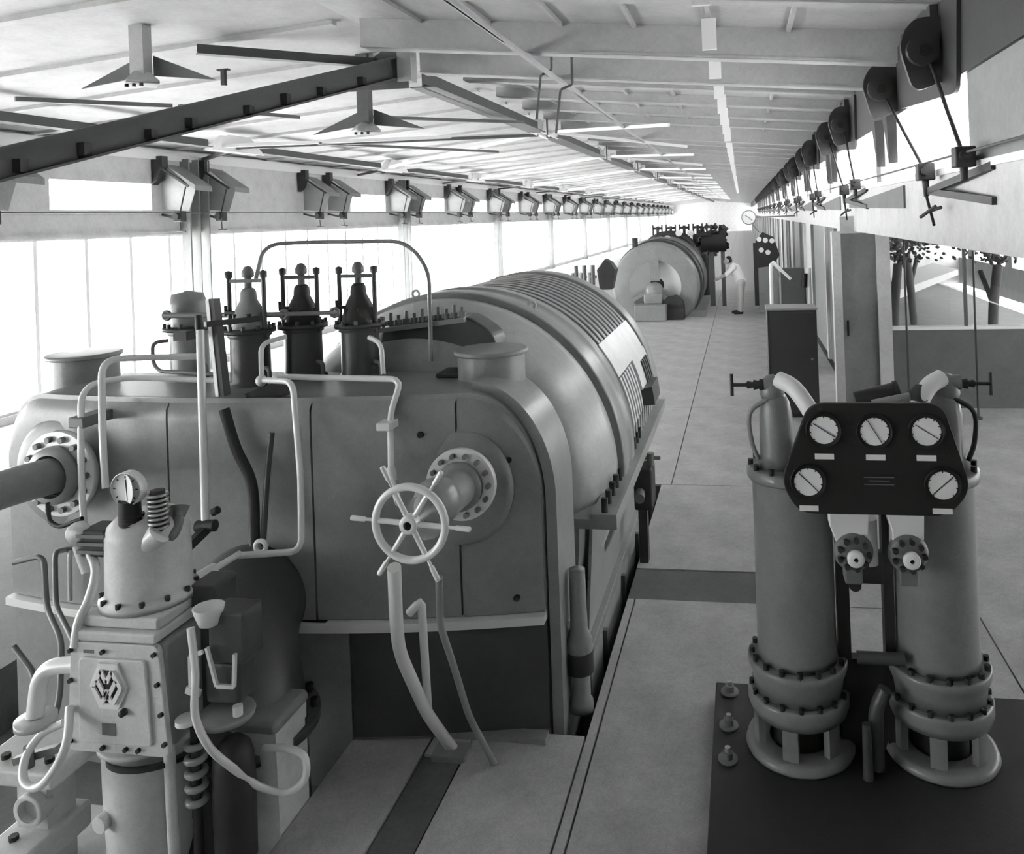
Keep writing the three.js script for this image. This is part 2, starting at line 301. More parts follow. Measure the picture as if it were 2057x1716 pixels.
chord('slim rail hung under the right slope above the aisle', -2.1, 4.44, [[2.5, -125]], 0.05, 0.05, M.roofGrey);
ridgeNodes.slice(1, 12).forEach((z, k) => {
  const t = thing('lattice_node', 'white boxed lattice node on the ridge chord, ' + ORD[k] + ' beyond the dark bracket', 'bracket', [RX, 4.5, z], 'white nodes on the ridge chord');
  obj('gusset', outline([[-0.7, 0], [0.7, 0], [0.55, 0.22], [0.2, 0.36], [-0.2, 0.36], [-0.55, 0.22]], 0.03).rotateY(Math.PI / 2).translate(RX - 0.12, 4.54, z), M.white, t);
  obj('gusset', outline([[-0.7, 0], [0.7, 0], [0.55, 0.22], [0.2, 0.36], [-0.2, 0.36], [-0.55, 0.22]], 0.03).rotateY(Math.PI / 2).translate(RX + 0.1, 4.54, z), M.white, t);
  obj('tie', bar([RX + 0.1, 4.62, z], [-1.2, 4.38, z - 2.3], 0.05, 0.06), M.white, t);
  obj('tie', bar([RX + 0.1, 4.62, z], [-1.2, 4.38, z + 2.3], 0.05, 0.06), M.white, t);
  obj('tie', bar([RX - 0.1, 4.6, z], [-9.1, 4.3, z - 3.4], 0.07, 0.06), M.white, t);
  obj('tie', bar([RX - 0.1, 4.6, z], [-9.1, 4.3, z + 3.4], 0.07, 0.06), M.white, t);
  obj('hanger', cyl([RX + 0.2, 4.5, z + 0.55], [RX + 0.2, 4.95, z + 0.55], 0.018, 0.018, 8), M.beamDark, t);
});
leftNodes.slice(0, 10).forEach((z, k) => {
  const t = thing('lattice_node', 'white triangular lattice node on the left slope chord, ' + ORD[k] + ' from the near end', 'bracket', [-9.1, 4.2, z], 'white nodes on the left chord');
  for (const s of [-0.1, 0.08]) obj('gusset', outline([[-0.75, 0], [0.75, 0], [0.3, 0.3], [-0.3, 0.3]], 0.025).rotateY(Math.PI / 2).translate(-9.1 + s, 4.22, z), M.white, t);
  obj('tie', bar([-9.1, 4.3, z], [XL + 0.05, 4.28, z - 1.6], 0.08, 0.06), M.beamDark, t);
});
[[-5.77, -7, 4.26, 'left'], [-4.58, -9.3, 3.96, 'right']].forEach(([x, z, y, side], k) => {
  const t = thing('roof_post', (k ? 'longer grey hanging post with flared foot below the ridge bracket' : 'short grey hanging post with flared foot on the left roof slope'), 'post', [x, y, z]);
  obj('shaft', box(x - 0.075, x + 0.075, y + 0.1, k ? yL(x) : yL(x), z - 0.06, z + 0.06), k ? M.beamDark : M.roofGrey, t);
  obj('foot', [turned([[0, 0], [0.2, 0], [0.2, 0.03], [0.1, 0.12], [0, 0.12]], [x, y, z], [x, y + 1, z], 4)], M.roof, t);
  for (const s of [-1, 1]) obj('shadow_sheet', outline([[s * 0.07, 0.1], [s * 0.75, 0.02], [s * 0.07, 0.3]], 0.02).translate(x, y, z - 0.1), M.beamDark, t);  // dark sheets stand in for the shadowed gaps beside the post
  for (const s of [-1, 0, 1]) obj('bolt', bolt([x + s * 0.08, y, z + 0.1], [0, -1, 0], 0.018, 0.03), M.iron, t);
});
{
  const t = thing('ridge_bracket', 'big dark riveted bracket at the near end of the ridge chord', 'bracket', [RX, 4.4, -9]);
  obj('web_plate', box(-4.16, -3.98, 4.56, 4.95, -9.03, -8.98), M.iron, t);
  obj('side_plate', box(-3.97, -3.8, 4.5, 4.93, -9.1, -8.92), M.roofGrey, t);
  obj('gusset', outline([[-0.6, 0], [0.15, 0], [0.15, 0.5], [-0.1, 0.5], [-0.6, 0.2]], 0.03).translate(-4, 4.42, -8.98), M.beamDark, t);
  obj('pin', cyl([-4.25, 4.62, -8.93], [-4.25, 4.62, -8.88], 0.06), M.roofGrey, t);
  const s = thing('sloping_strut', 'thick dark sloping steel strut from the ridge bracket down to the left', 'beam', [-4.05, 4.66, -8.95]);
  const a = [-4.05, 4.66, -8.95], b = [-6.75, 2.56, -3.1];
  obj('web', bar(a, b, 0.02, 0.25), M.beamDark, s);
  obj('flange', bar([a[0], a[1] + 0.125, a[2]], [b[0], b[1] + 0.125, b[2]], 0.2, 0.02), M.beamDark, s);
  obj('flange', bar([a[0], a[1] - 0.125, a[2]], [b[0], b[1] - 0.125, b[2]], 0.2, 0.02), M.beamDark, s);
  for (let k = 1; k < 14; k++) { const q = V(a).lerp(V(b), k / 14 + 0.02 * rnd()); obj('cleat', box(q.x - 0.06, q.x + 0.06, q.y - 0.1, q.y - 0.02 + 0.03 * rnd(), q.z - 0.03, q.z + 0.05), M.iron, s); }
  obj('lamp_hook', [box(-4.96, -4.92, 4.22, 4.36, -7.1, -7.06), box(-5.0, -4.88, 4.36, 4.38, -7.1, -7.06)], M.iron, s);
  const p = thing('strut_post', 'steel post under the lower end of the sloping strut', 'post', [-6.8, 0, -3.05]);
  obj('shaft', box(-6.88, -6.72, 0, 2.56, -3.12, -2.98), M.beamDark, p); obj('foot', box(-6.98, -6.62, -0.02, 0.02, -3.22, -2.88), M.beamDark, p);
  const u = thing('upper_strut', 'short dark strut crossing the roof left of the ridge bracket', 'beam', [-4.15, 4.72, -9.05]);
  obj('bar', [bar([-4.15, 4.7, -9.05], [-5.6, 4.68, -7.6], 0.12, 0.02), bar([-4.15, 4.75, -9.05], [-5.6, 4.73, -7.6], 0.02, 0.1)], M.beamDark, u);
}
[[[-6.0, 4.42, -9.6], [-10.9, 4.36, -11.8]], [[-4.1, 4.55, -16], [-9.0, 4.3, -13.2]], [[-7.991, 4.36, -7.766], [-7.05, 4.4, -9.055]], [[-6.999, 4.4, -9.124], [-6.257, 4.4, -10.635]], [[-5.525, 4.44, -11.243], [-3.689, 4.5, -13.378]], [[-7.674, 4.36, -13.687], [-5.547, 4.42, -17.863]]].forEach(([a, b], k) => {
  const t = thing('roof_tie', ['grey tie bar sloping across the left roof behind the strut', 'thin grey tie from the first white ridge node to the left chord', 'long thin grey tie crossing the upper left roof in front of the strut', 'thin grey tie carrying on from the strut towards the hanging post', 'thin grey tie between the long hanging post and the ridge chord', 'thin grey tie on the far left roof under the ridge chord'][k], 'beam', a); obj('bar', bar(a, b, k < 2 ? 0.1 : 0.07, k < 2 ? 0.06 : 0.05), k < 2 ? M.beamDark : M.wallPanelDark, t);
});

run0('hanger_rod', 'thin dark cranked rod hanging from the right roof, left of two', [[-2.116, 4.53, -9], [-2.248, 4.48, -9], [-2.314, 3.969, -9]]);
run0('hanger_rod', 'thin dark cranked rod hanging from the right roof, right of two', [[-1.917, 4.382, -9.2], [-2.063, 4.332, -9.2], [-2.135, 3.818, -9.2]]);
function run0(name, label, pts) { const t = thing(name, label, 'rod', pts[0], 'cranked rods under the roof'); obj('rod', pipe([[pts[0][0], 4.82, pts[0][2]], ...pts], 0.015, 0.03), M.beamDark, t); }
// ---------------------------------------------------------------- window openers of the clerestories
function leftOpener(k) {
  const z = -13.5 - 5 * k, x = XL + 0.02;
  const where = k === -1 ? 'nearest the left edge of the view' : k === 0 ? 'right behind the first bright opening' : ORD[k] + ' along the wall after the nearest pair';
  const t = thing('window_opener', 'dark bracketed window opener on the left clerestory, ' + where, 'window opener', [x, 3.2, z], 'window openers on the left clerestory');
  for (const dz of [0, -1.2]) {
    const zz = z + dz;
    obj('bracket', outline([[0, 3.72], [0, 4.26], [0.22, 4.26], [0.22, 4.05], [0.1, 3.8]], 0.16).translate(x, 0, zz - 0.16), M.iron, t);
    obj('cheek', outline([[0.02, 4.0], [0.74, 3.64], [0.58, 3.2], [0.02, 3.26]], 0.012).translate(x, 0, zz - 0.24), M.machine, t);
    obj('flap', [shell((u, v) => [x + 0.12 + 0.62 * u, 4.12 - 0.42 * u - 0.1 * v * u, zz - 0.2], (u, v) => [x + 0.12 + 0.62 * u, 4.12 - 0.42 * u - 0.1 * v * u - 0.02, zz - 0.2 - 0.5], 4, 1), ], M.wallPanel, t);
    obj('arm', bar([x + 0.1, 4.1, zz], [x + 0.76, 3.66, zz], 0.03, 0.04), M.iron, t);
    obj('leaf_spring', outline([[0.02, 3.75], [0.12, 3.72], [0.2, 3.4], [0.14, 3.28], [0.06, 3.4]], 0.03).translate(x, 0, zz - 0.5), M.beamDark, t);
    obj('rod', cyl([x + 0.7, 3.66, zz], [x + 0.58, 3.18, zz + 0.02], 0.014, 0.014, 8), M.iron, t);
    obj('gearbox', [box(x + 0.5, x + 0.66, 3.0, 3.2, zz - 0.06, zz + 0.1, 0.02), cyl([x + 0.58, 3.1, zz + 0.1], [x + 0.58, 3.1, zz + 0.16], 0.06)], M.iron, t);
    obj('stay', bar([x, 3.16, zz - 0.25], [x + 0.52, 3.06, zz], 0.04, 0.04), M.iron, t);
    obj('crank', [cyl([x + 0.58, 3.0, zz + 0.02], [x + 0.6, 2.84, zz + 0.04], 0.011, 0.011, 8), cyl([x + 0.52, 2.84, zz + 0.04], [x + 0.7, 2.82, zz + 0.04], 0.012, 0.012, 8)], M.iron, t);
  }
  return t;
}
for (let k = -1; k < 22; k++) leftOpener(k);
{
  const t = thing('opener_shaft', 'thin dark drive shaft running along the left clerestory openers', 'shaft', [XL + 0.6, 3.15, -8]);
  obj('shaft', cyl([XL + 0.6, 3.17, -6], [XL + 0.6, 3.17, -125], 0.012, 0.012, 8), M.beamDark, t);
  const r = thing('opener_shaft', 'thin drive shaft linking the gearboxes along the right wall', 'shaft', [XR - 0.1, 3.13, -4]);
  obj('shaft', cyl([XR - 0.12, 3.14, -3], [XR - 0.12, 3.14, -125], 0.009, 0.009, 8), M.beamDark, r);
}
function rightOpener(k) {
  const z = -6.2 - 5 * k;
  const where = k < 0 ? 'mostly outside the right edge' : k === 0 ? 'largest, at the upper right with its round discs' : ORD[k] + ' along the wall after the largest';
  const t = thing('window_opener', 'dark window opener on the right clerestory, ' + where, 'window opener', [XR - 0.2, 3, z], 'window openers on the right clerestory');
  for (const [dz, c, gz] of [[0, 0, 0.75], [-1.85, 1, 1.5]]) {
    const zz = z + dz;
    obj('bracket', [box(XR - 0.12, XR, 3.85, 4.3, zz - 0.12, zz - 0.02), outline(rounded([[-0.1, -0.32], [0.2, -0.2], [0.22, 0.24], [-0.1, 0.24], [-0.2, 0.05]], 0.1), 0.05).translate(XR - 0.16, 3.96, zz - 0.02)], M.iron, t);
    const d = obj('disc', cyl([XR - 0.2, 3.95, zz + 0.03], [XR - 0.2, 3.95, zz + 0.1], 0.115, 0.115, 28), M.iron, t);
    obj('disc_hub', cyl([XR - 0.19, 3.94, zz + 0.1], [XR - 0.19, 3.94, zz + 0.13], 0.045), M.black, d);
    const g = [XR - 0.12, 3.12 - 0.04 * c, zz + gz];
    obj('rod', cyl([XR - 0.14, 3.86, zz + 0.04], g, 0.015, 0.015, 10), M.iron, t);
    obj('gearbox', [box(g[0] - 0.065, g[0] + 0.065, g[1] - 0.075, g[1] + 0.06, g[2] - 0.06, g[2] + 0.06, 0.012), cyl([g[0] - 0.01, g[1], g[2] + 0.06], [g[0] - 0.01, g[1], g[2] + 0.09], 0.035)], M.iron, t);
    for (const e of c ? [[XR - 0.01, 3.04, g[2] + 1.35], [XR - 0.01, 2.82, g[2] + 1.35]] : [[XR, g[1] - 0.02, g[2] - 0.2]]) obj('wall_stay', bar([g[0] + 0.02, g[1] - 0.16 * c, g[2] + 0.02], e, 0.04, 0.05), M.iron, t);
    const e = [g[0] - 0.01, g[1] - 0.42, g[2] + 0.28];
    obj('crank', c ? [cyl([g[0], g[1] - 0.06, g[2]], [g[0], g[1] - 0.2, g[2] + 0.02], 0.028, 0.02), cyl([g[0], g[1] - 0.18, g[2]], e, 0.011), cyl([e[0] - 0.02, e[1] + 0.1, e[2] - 0.1], [e[0] + 0.05, e[1] + 0.13, e[2] + 0.02], 0.013), cyl([e[0] - 0.06, e[1] + 0.06, e[2] - 0.16], [e[0] + 0.02, e[1] + 0.14, e[2] - 0.02], 0.013)] : [cyl([g[0], g[1] - 0.06, g[2]], [g[0], g[1] - 0.16, g[2]], 0.025)], M.iron, t);
  }
  for (const dz of [-1.95, -2.65]) obj('vent_flap', shell((u, v) => [XR - 0.02 - 0.08 * u, 3.74 - 0.5 * v, z + dz - 0.1 * u * (1 - v)], (u, v) => [XR - 0.02 - 0.08 * u, 3.74 - 0.5 * v, z + dz - 0.3 * (1 - v) - 0.03], 1, 3), M.iron, t);
  return t;
}
for (let k = -1; k < 14; k++) rightOpener(k);
{
  const t = thing('eave_beam', 'dark steel eave beam along the top of the right wall', 'beam', [XR - 0.1, 3.9, 0]);
  obj('web', box(XR - 0.03, XR, 3.7, 4.4, ZF, ZN), M.iron, t);
  for (let k = -1; k < 24; k++) { const z = -6.2 - 5 * k; obj('cover_plate', outline(rounded([[-1.6, 3.72], [0.4, 3.58], [0.5, 4.3], [-1.7, 4.3]], 0.1), 0.03).rotateY(-Math.PI / 2).translate(XR - 0.03, 0, z), M.iron, t); }
}

// ---------------------------------------------------------------- the near machine
const zf = (x) => -4.22 + 0.22 * Math.max(0, 1 - ((x + 2.9) / 1.75) ** 2);   // the front skin bulges a little
function ytop(x) { if (x > -1.55) return 1.27 + 0.6 * Math.sqrt(Math.max(0, 1 - ((x + 1.55) / 0.42) ** 2)); if (x < -4.14) return 1.54 + 0.33 * Math.sqrt(Math.max(0, 1 - ((x + 4.14) / 0.28) ** 2)); return 1.87; }
{
  const t = thing('compressor_casing', 'large light grey steel compressor casing with curved front plates and seams', 'machine', [-2.78, -0.45, -4.6]);
  const X0 = -4.42, X1 = -1.13;
  const sm = (u) => { const c = (1 - Math.cos(u * Math.PI)) / 2; return X0 + (X1 - X0) * (0.25 * u + 0.75 * c); };
  obj('casing_body', shell((u, v) => { const x = sm(u); return [x, -0.4 + (ytop(x) + 0.4) * v, zf(x) - 0.03]; }, (u, v) => { const x = sm(u); return [x, -0.4 + (ytop(x) - 0.0 + 0.4) * v, -4.78]; }, 64, 8), M.machine, t);
  const cuts = [-4.42, -3.22, -2.36, -1.57, -1.13], g = 0.006;
  for (let i = 0; i < 4; i++) {
    const a = cuts[i] + g, b = cuts[i + 1] - g, n = 24, xx = (u) => (i === 3 ? a + (b - a) * Math.sin(u * Math.PI / 2) : i === 0 ? b - (b - a) * Math.sin((1 - u) * Math.PI / 2) : a + (b - a) * u);
    const yy = (x, v) => 0.665 + (ytop(x) - 0.665) * v, rim = (v) => 0.05 * Math.max(0, (v - 0.93) / 0.07) ** 2;
    obj('front_plate', shell((u, v) => { const x = xx(u); return [x, yy(x, v), zf(x) - rim(v)]; }, (u, v) => { const x = xx(u); return [x, yy(x, v), zf(x) - 0.06]; }, n, 20), M.machine, t);
  }
  obj('ledge', shell((u, v) => { const x = X0 + (X1 - X0) * u; return [x, 0.615 + 0.045 * v, zf(x) + 0.05]; }, (u, v) => { const x = X0 + (X1 - X0) * u; return [x, 0.615 + 0.045 * v, zf(x) - 0.05]; }, 40, 1), M.bright, t);
  obj('skirt_plate', shell((u, v) => { const x = -2.18 + (X1 + 2.18) * u; return [x, 0.02 + 0.59 * v, zf(x) - 0.01]; }, (u, v) => { const x = -2.18 + (X1 + 2.18) * u; return [x, 0.02 + 0.59 * v, zf(x) - 0.05]; }, 16, 2), M.machineDark, t);  // darker colour here stands in for shade; same paint as the left skirt
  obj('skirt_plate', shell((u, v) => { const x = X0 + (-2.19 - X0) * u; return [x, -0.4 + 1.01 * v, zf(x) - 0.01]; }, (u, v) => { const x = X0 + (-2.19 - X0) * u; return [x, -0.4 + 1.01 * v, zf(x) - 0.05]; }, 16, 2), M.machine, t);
  obj('skirt_foot', box(-2.1, -1.13, -0.02, 0.03, -4.2, -4.12), M.machine, t);
  // rounded rib that closes the right side
  obj('end_rib', shell((u, v) => { const th = u * Math.PI / 2, x = -1.52 + 0.46 * Math.sin(th), y = 1.27 + 0.64 * Math.cos(th); return [x, y, -4.26 - 0.42 * v]; }, (u, v) => { const th = u * Math.PI / 2, x = -1.52 + 0.40 * Math.sin(th), y = 1.27 + 0.58 * Math.cos(th); return [x, y, -4.26 - 0.42 * v]; }, 20, 1, 0.5), M.machine, t);
  obj('end_rib', box(-1.12, -1.06, -0.4, 1.27, -4.68, -4.26), M.machine, t);
  obj('inspection_plate', box(-1.85, -1.55, 1.872, 1.9, -4.76, -4.55, 0.01), M.iron, t);
  for (const [x, y] of [[-1.76, 1.66], [-1.3, 1.5], [-1.28, 0.75]]) obj('plug', cyl([x, y, zf(x) - 0.02], [x, y, zf(x) + 0.015], 0.02, 0.016, 12), M.iron, t);
  // raised circular bosses behind the two nozzles
  for (const [x, y] of [[-1.6, 1.36], [-3.98, 1.42]]) obj('boss', turned([[0, 0], [0.33, 0], [0.33, 0.03], [0.3, 0.06], [0.2, 0.075], [0, 0.075]], [x, y, zf(x) - 0.06], [x + (x < -3 ? -0.04 : 0.0), y, 0], 56), M.machine, t);
  // deep oval flue mouth for the elbow
  obj('bracket', outline([[-3.0, 0.66], [-2.3, 0.66], [-2.3, 0.62], [-3.0, 0.62]], 0.1).translate(0, 0, -4.1), M.machine, t);
}
for (const [x, z, side] of [[-1.52, -4.62, 'right'], [-4.28, -4.6, 'left']]) {
  const t = thing('blanked_stub', 'short wide stub pipe with a lid on the casing top, at its ' + side + ' end', 'pipe', [x, 1.8, z], 'lidded stubs on the casing top');
  obj('stub', turned([[0.2, 0], [0.2, 0.19], [0.195, 0.19], [0.19, 0]], [x, 1.82, z], [x, 9, z], 48), M.machine, t);
  obj('lid', turned([[0, 0], [0.215, 0], [0.22, 0.008], [0.22, 0.022], [0.21, 0.03], [0, 0.03]], [x, 2.01, z], [x, 9, z], 48), M.machine, t);
}
function nozzle(x, y, z, dir, label, r, pipeTo, pipeR) {
  const t = thing('bolted_nozzle', label, 'pipe', [x, y, z]);
  const a = V([x, y, z]), d = V(dir).normalize(), q = (s) => a.clone().addScaledVector(d, s);
  obj('neck', turned([[r * 0.72, 0], [r * 0.6, 0.12], [r * 0.58, 0.22]], q(-0.16), q(1)), M.machine, t);
  const f = obj('flange', turned([[r * 0.5, 0], [r, 0], [r, 0.035], [r * 0.98, 0.04], [r * 0.5, 0.04]], q(0), q(1), 64), M.bright, t);
  obj('counter_flange', turned([[r * 0.5, 0.055], [r * 0.68, 0.055], [r * 0.66, 0.09], [r * 0.5, 0.1]], q(0), q(1), 64), M.machine, t);
  const u = new THREE.Vector3(0, 1, 0).cross(d).normalize(), w = d.clone().cross(u);
  for (const [c, s] of ringAt(14, r * 0.83, (c, s) => [c, s])) obj('bolt', bolt(q(0.038).addScaledVector(u, c).addScaledVector(w, s), d, r * 0.075, 0.03), M.plateGrey, f);
  obj('pipe', pipe([q(0.04), ...pipeTo], pipeR, 0.12, 28), M.machine, t);
}
nozzle(-1.49, 1.44, -3.98, [0.03, 0.03, 1], 'pale bolted flange with short pipe behind the spoked handwheel', 0.185, [[-1.49, 1.45, -3.8], [-1.455, 1.48, -3.4]], 0.1);
nozzle(-3.86, 1.46, -3.98, [-0.05, 0.02, 1], 'pale bolted flange with dark pipe at the left end of the casing', 0.24, [[-3.9, 1.48, -3.65], [-4.05, 1.44, -3.2], [-4.4, 1.36, -2.4]], 0.1);
{
  const c = V([-1.437, 1.53, -3.2]);
  const t = thing('stop_valve', 'spoked pale handwheel with radial grips in front of the right nozzle', 'valve', [-1.44, 1.53, -3.3]);
  obj('valve_body', turned([[0, -0.2], [0.09, -0.2], [0.11, -0.12], [0.085, -0.05], [0.05, 0], [0.03, 0.02], [0.022, 0.1], [0.022, 0.17]], [c.x, c.y - 0.01, c.z - 0.17], [c.x, c.y, 5], 32), M.machine, t);
  const w = obj('handwheel', [new THREE.TorusGeometry(0.156, 0.0165, 14, 64).translate(c.x, c.y, c.z)], M.bright, t);
  obj('hub', [turned([[0.018, -0.02], [0.038, -0.02], [0.04, 0.02], [0.036, 0.03], [0.018, 0.03]], [c.x, c.y, c.z], [c.x, c.y, 5], 28)], M.bright, w);
  for (let k = 0; k < 6; k++) {
    const a = (k * 60 + 3) * Math.PI / 180 - 0.12, p = (r) => [c.x + Math.cos(a) * r, c.y + Math.sin(a) * r, c.z];
    obj('spoke', cyl(p(0.035), p(0.148), 0.012, 0.011, 12), M.bright, w);
    obj('grip', [turned([[0, 0.17], [0.007, 0.17], [0.007, 0.2], [0.011, 0.205], [0.0115, 0.262], [0.009, 0.268], [0, 0.268]], [c.x, c.y, c.z], p(1), 14)], M.bright, w);
  }
  obj('spindle_nut', cyl([c.x, c.y, c.z - 0.03], [c.x, c.y, c.z + 0.005], 0.016, 0.016, 6), M.iron, w);
}
// bonnet valves on top of the casing
const VALVES = [[-3.5, -4.58, 0.62, 'leftmost of four upright valves on the casing, partly blurred behind a bar'], [-2.97, -4.42, 0.68, 'second upright valve from the left, standing nearest the front edge'], [-2.74, -4.62, 0.66, 'third upright valve from the left, between two yoke posts'], [-2.36, -4.62, 0.66, 'rightmost of four upright valves on the casing, with bent drain pipe']];
VALVES.forEach(([x, z, h, label], k) => {
  const y = 1.85, t = thing('bonnet_valve', label, 'valve', [x, y, z], 'upright valves on the casing top');
  obj('body', turned([[0, 0], [0.14, 0], [0.14, 0.03], [0.115, 0.05], [0.112, 0.3], [0.125, 0.31], [0.125, 0.345], [0.1, 0.36], [0, 0.36]], [x, y, z], [x, 9, z], 40), k ? M.machineDark : M.machine, t);
  obj('flange', [turned([[0.1, 0.33], [0.15, 0.33], [0.15, 0.355], [0.1, 0.355]], [x, y, z], [x, 9, z], 36), ...ringAt(10, 0.135, (c, s) => bolt([x + c, y + 0.35, z + s], [0, 1, 0], 0.012, 0.03))], M.machineDark, t);
  if (k) {
    obj('bonnet', turned([[0.105, 0.36], [0.095, 0.42], [0.075, 0.48], [0.05, 0.53], [0.045, 0.58], [0.03, 0.6], [0, 0.6]], [x, y, z], [x, 9, z], 36), k === 1 ? M.machine : M.iron, t);
    obj('spindle', turned([[0, 0.56], [0.022, 0.56], [0.022, 0.66], [0.036, 0.67], [0.036, 0.7], [0.02, 0.73], [0, 0.735]], [x, y, z], [x, 9, z], 20), M.plateGrey, t);
    for (const s of [-1, 1]) obj('yoke_post', turned([[0, 0.3], [0.014, 0.3], [0.014, 0.66], [0.022, 0.665], [0.022, 0.7], [0, 0.71]], [x + s * 0.115, y, z + 0.02], [x + s * 0.115, 9, z + 0.02], 14), M.machineDark, t);
    obj('crossbar', bar([x - 0.125, y + 0.645, z + 0.02], [x + 0.125, y + 0.645, z + 0.02], 0.02, 0.022), M.machineDark, t);
    obj('lever', [cyl([x - 0.12, y + 0.46, z + 0.05], [x + 0.02, y + 0.45, z + 0.06], 0.012), cyl([x - 0.12, y + 0.44, z + 0.05], [x - 0.12, y + 0.5, z + 0.05], 0.01)], M.iron, t);
    for (const q of ringAt(6, 0.085, (c, s) => [x + c, y + 0.4, z + s])) obj('bonnet_nut', bolt(q, [0, 1, 0], 0.016, 0.05), M.iron, t);
  } else obj('cap', turned([[0.11, 0.36], [0.11, 0.5], [0.09, 0.56], [0, 0.58]], [x, y, z], [x, 9, z], 36), M.machine, t);
  obj('drain_pipe', pipe([[x + 0.1, y + 0.12, z + 0.03], [x + 0.16, y + 0.12, z + 0.06], [x + 0.16, y, z + 0.06]], 0.013, 0.03), M.plateGrey, t);
});
{
  const t = thing('linkage_rod', 'horizontal grey linkage rod joining the upright valves', 'rod', [-3.543, 2.291, -4.42]);
  obj('rod', cyl([-3.543, 2.291, -4.42], [-2.742, 2.285, -4.42], 0.017), M.plateGrey, t); obj('rod', cyl([-2.775, 2.286, -4.42], [-2.389, 2.292, -4.42], 0.013), M.plateGrey, t);
  for (const p of [[-3.526, 2.291, -4.42], [-2.742, 2.285, -4.42], [-2.414, 2.292, -4.42]]) obj('eye', new THREE.TorusGeometry(0.024, 0.011, 8, 20).translate(...p), M.plateGrey, t);
}
// generator drum behind the casing
const GX = -2.12, GY = 1.05;
{
  const t = thing('generator', 'big ribbed grey generator drum behind the near casing, with studded dark end cover', 'generator', [GX, -0.4, -6.4]);
  const A = (z) => [GX, GY, z], ring = (prof, z) => turned(prof, A(z), A(z - 1), 96);
  obj('front_cone', ring([[0.3, 0.02], [0.98, 0.02], [1.13, 0.3], [1.2, 0.6], [1.215, 0.66], [0.9, 0.66]], -4.78), M.coneGrey, t);
  obj('joint_groove', ring([[1.0, 0.64], [1.18, 0.64], [1.18, 0.76], [1.0, 0.76]], -4.78), M.machine, t);
  obj('collar', ring([[1.0, 0], [1.235, 0], [1.25, 0.02], [1.25, 0.2], [1.235, 0.22], [1.235, 0.36], [1.25, 0.38], [1.25, 0.5], [1.0, 0.5]], -5.52), M.machine, t);
  obj('core', ring([[0.2, 0], [1.16, 0], [1.16, 2.1], [0.2, 2.1]], -6.0), M.machineDark, t);
  for (let k = 0; k < 11; k++) obj('cooling_rib', ring([[1.1, 0], [1.218, 0], [1.222, 0.01], [1.222, 0.075], [1.218, 0.085], [1.1, 0.085]], -6.08 - k * 0.145), M.machine, t);
  obj('end_ring', ring([[0.2, 0], [1.225, 0], [1.235, 0.02], [1.235, 0.24], [1.2, 0.3], [0.2, 0.3]], -7.72), M.machine, t);
  // panels set on the right flank
  const patch = (z0, z1, a0, a1, r0, r1) => shell((u, v) => { const a = a0 + (a1 - a0) * v; return [GX + r1 * Math.cos(a), GY + r1 * Math.sin(a), z0 + (z1 - z0) * u]; }, (u, v) => { const a = a0 + (a1 - a0) * v; return [GX + r0 * Math.cos(a), GY + r0 * Math.sin(a), z0 + (z1 - z0) * u]; }, 1, 12, 0.5);
  obj('flank_panel', patch(-6.1, -7.55, 0.42, 0.66, 1.1, 1.245), M.machineLight, t);
  obj('flank_panel', patch(-6.85, -7.6, 0.2, 0.42, 1.1, 1.245), M.machineLight, t);
  for (let k = 0; k < 6; k++) obj('louvre', patch(-6.12 - 0.11 * k, -6.17 - 0.11 * k, 0.1, 0.41, 1.1, 1.245), M.machineLight, t);
  for (let k = 0; k < 4; k++) obj('louvre', patch(-7.15 - 0.1 * k, -7.19 - 0.1 * k, 0.16, 0.36, 1.1, 1.262), M.machineDark, t);
  obj('terminal_cover', patch(-6.9, -7.35, 0.08, 0.2, 1.1, 1.32), M.machineDark, t);
  // horizontal joint flange with studs, lower half and feet
  obj('joint_flange', [box(GX - 1.3, GX + 1.3, GY - 0.16, GY - 0.1, -7.9, -4.8), box(GX + 1.14, GX + 1.3, GY - 0.1, GY - 0.07, -7.9, -4.8)], M.machine, t);
  for (let k = 0; k < 12; k++) obj('stud', [cyl([GX + 1.22, GY - 0.1, -4.85 - k * 0.15], [GX + 1.22, GY + 0.015, -4.85 - k * 0.15], 0.022, 0.022, 6)], M.iron, t);
  obj('lower_half', shell((u, v) => { const a = v * Math.PI; return [GX + 1.06 * Math.cos(a), GY - 0.12 - 1.2 * Math.sin(a) ** 0.8, -4.82 - 3.05 * u]; }, (u, v) => { const a = v * Math.PI; return [GX + 0.96 * Math.cos(a), GY - 0.12 - 1.1 * Math.sin(a) ** 0.8, -4.82 - 3.05 * u]; }, 1, 32, 0.5), M.machine, t);
  for (const z of [-4.95, -6.3, -7.7]) obj('foot', box(GX - 1.0, GX + 0.9, -0.45, 0.1, z - 0.14, z + 0.14, 0.02), M.machineDark, t);
  obj('end_cover', outline(rounded([[-2.378, 1.812, -4.85], [-2.322, 2.121, -4.85], [-2.212, 2.149, -4.85], [-1.757, 2.191, -4.85], [-1.597, 2.087, -4.85], [-1.525, 1.81, -4.85]].map(([x, y]) => [x, y]), 0.06), 0.2, 0.015).translate(0, 0, -5.08), M.machineDark, t);
  obj('cover_flange', bar([-2.356, 2.121, -4.9], [-1.759, 2.184, -4.9], 0.16, 0.03), M.machine, t);
  for (let k = 0; k < 11; k++) { const q = V([-2.31, 2.14, -4.9]).lerp(V([-1.772, 2.197, -4.9]), k / 10); obj('cover_stud', [cyl([q.x, q.y, q.z + 0.06], [q.x, q.y + 0.07 + 0.02 * (k % 2), q.z + 0.06], 0.012, 0.012, 6), cyl([q.x, q.y + 0.01, q.z + 0.06], [q.x, q.y + 0.04, q.z + 0.06], 0.024, 0.024, 6)], M.plateGrey, t); }
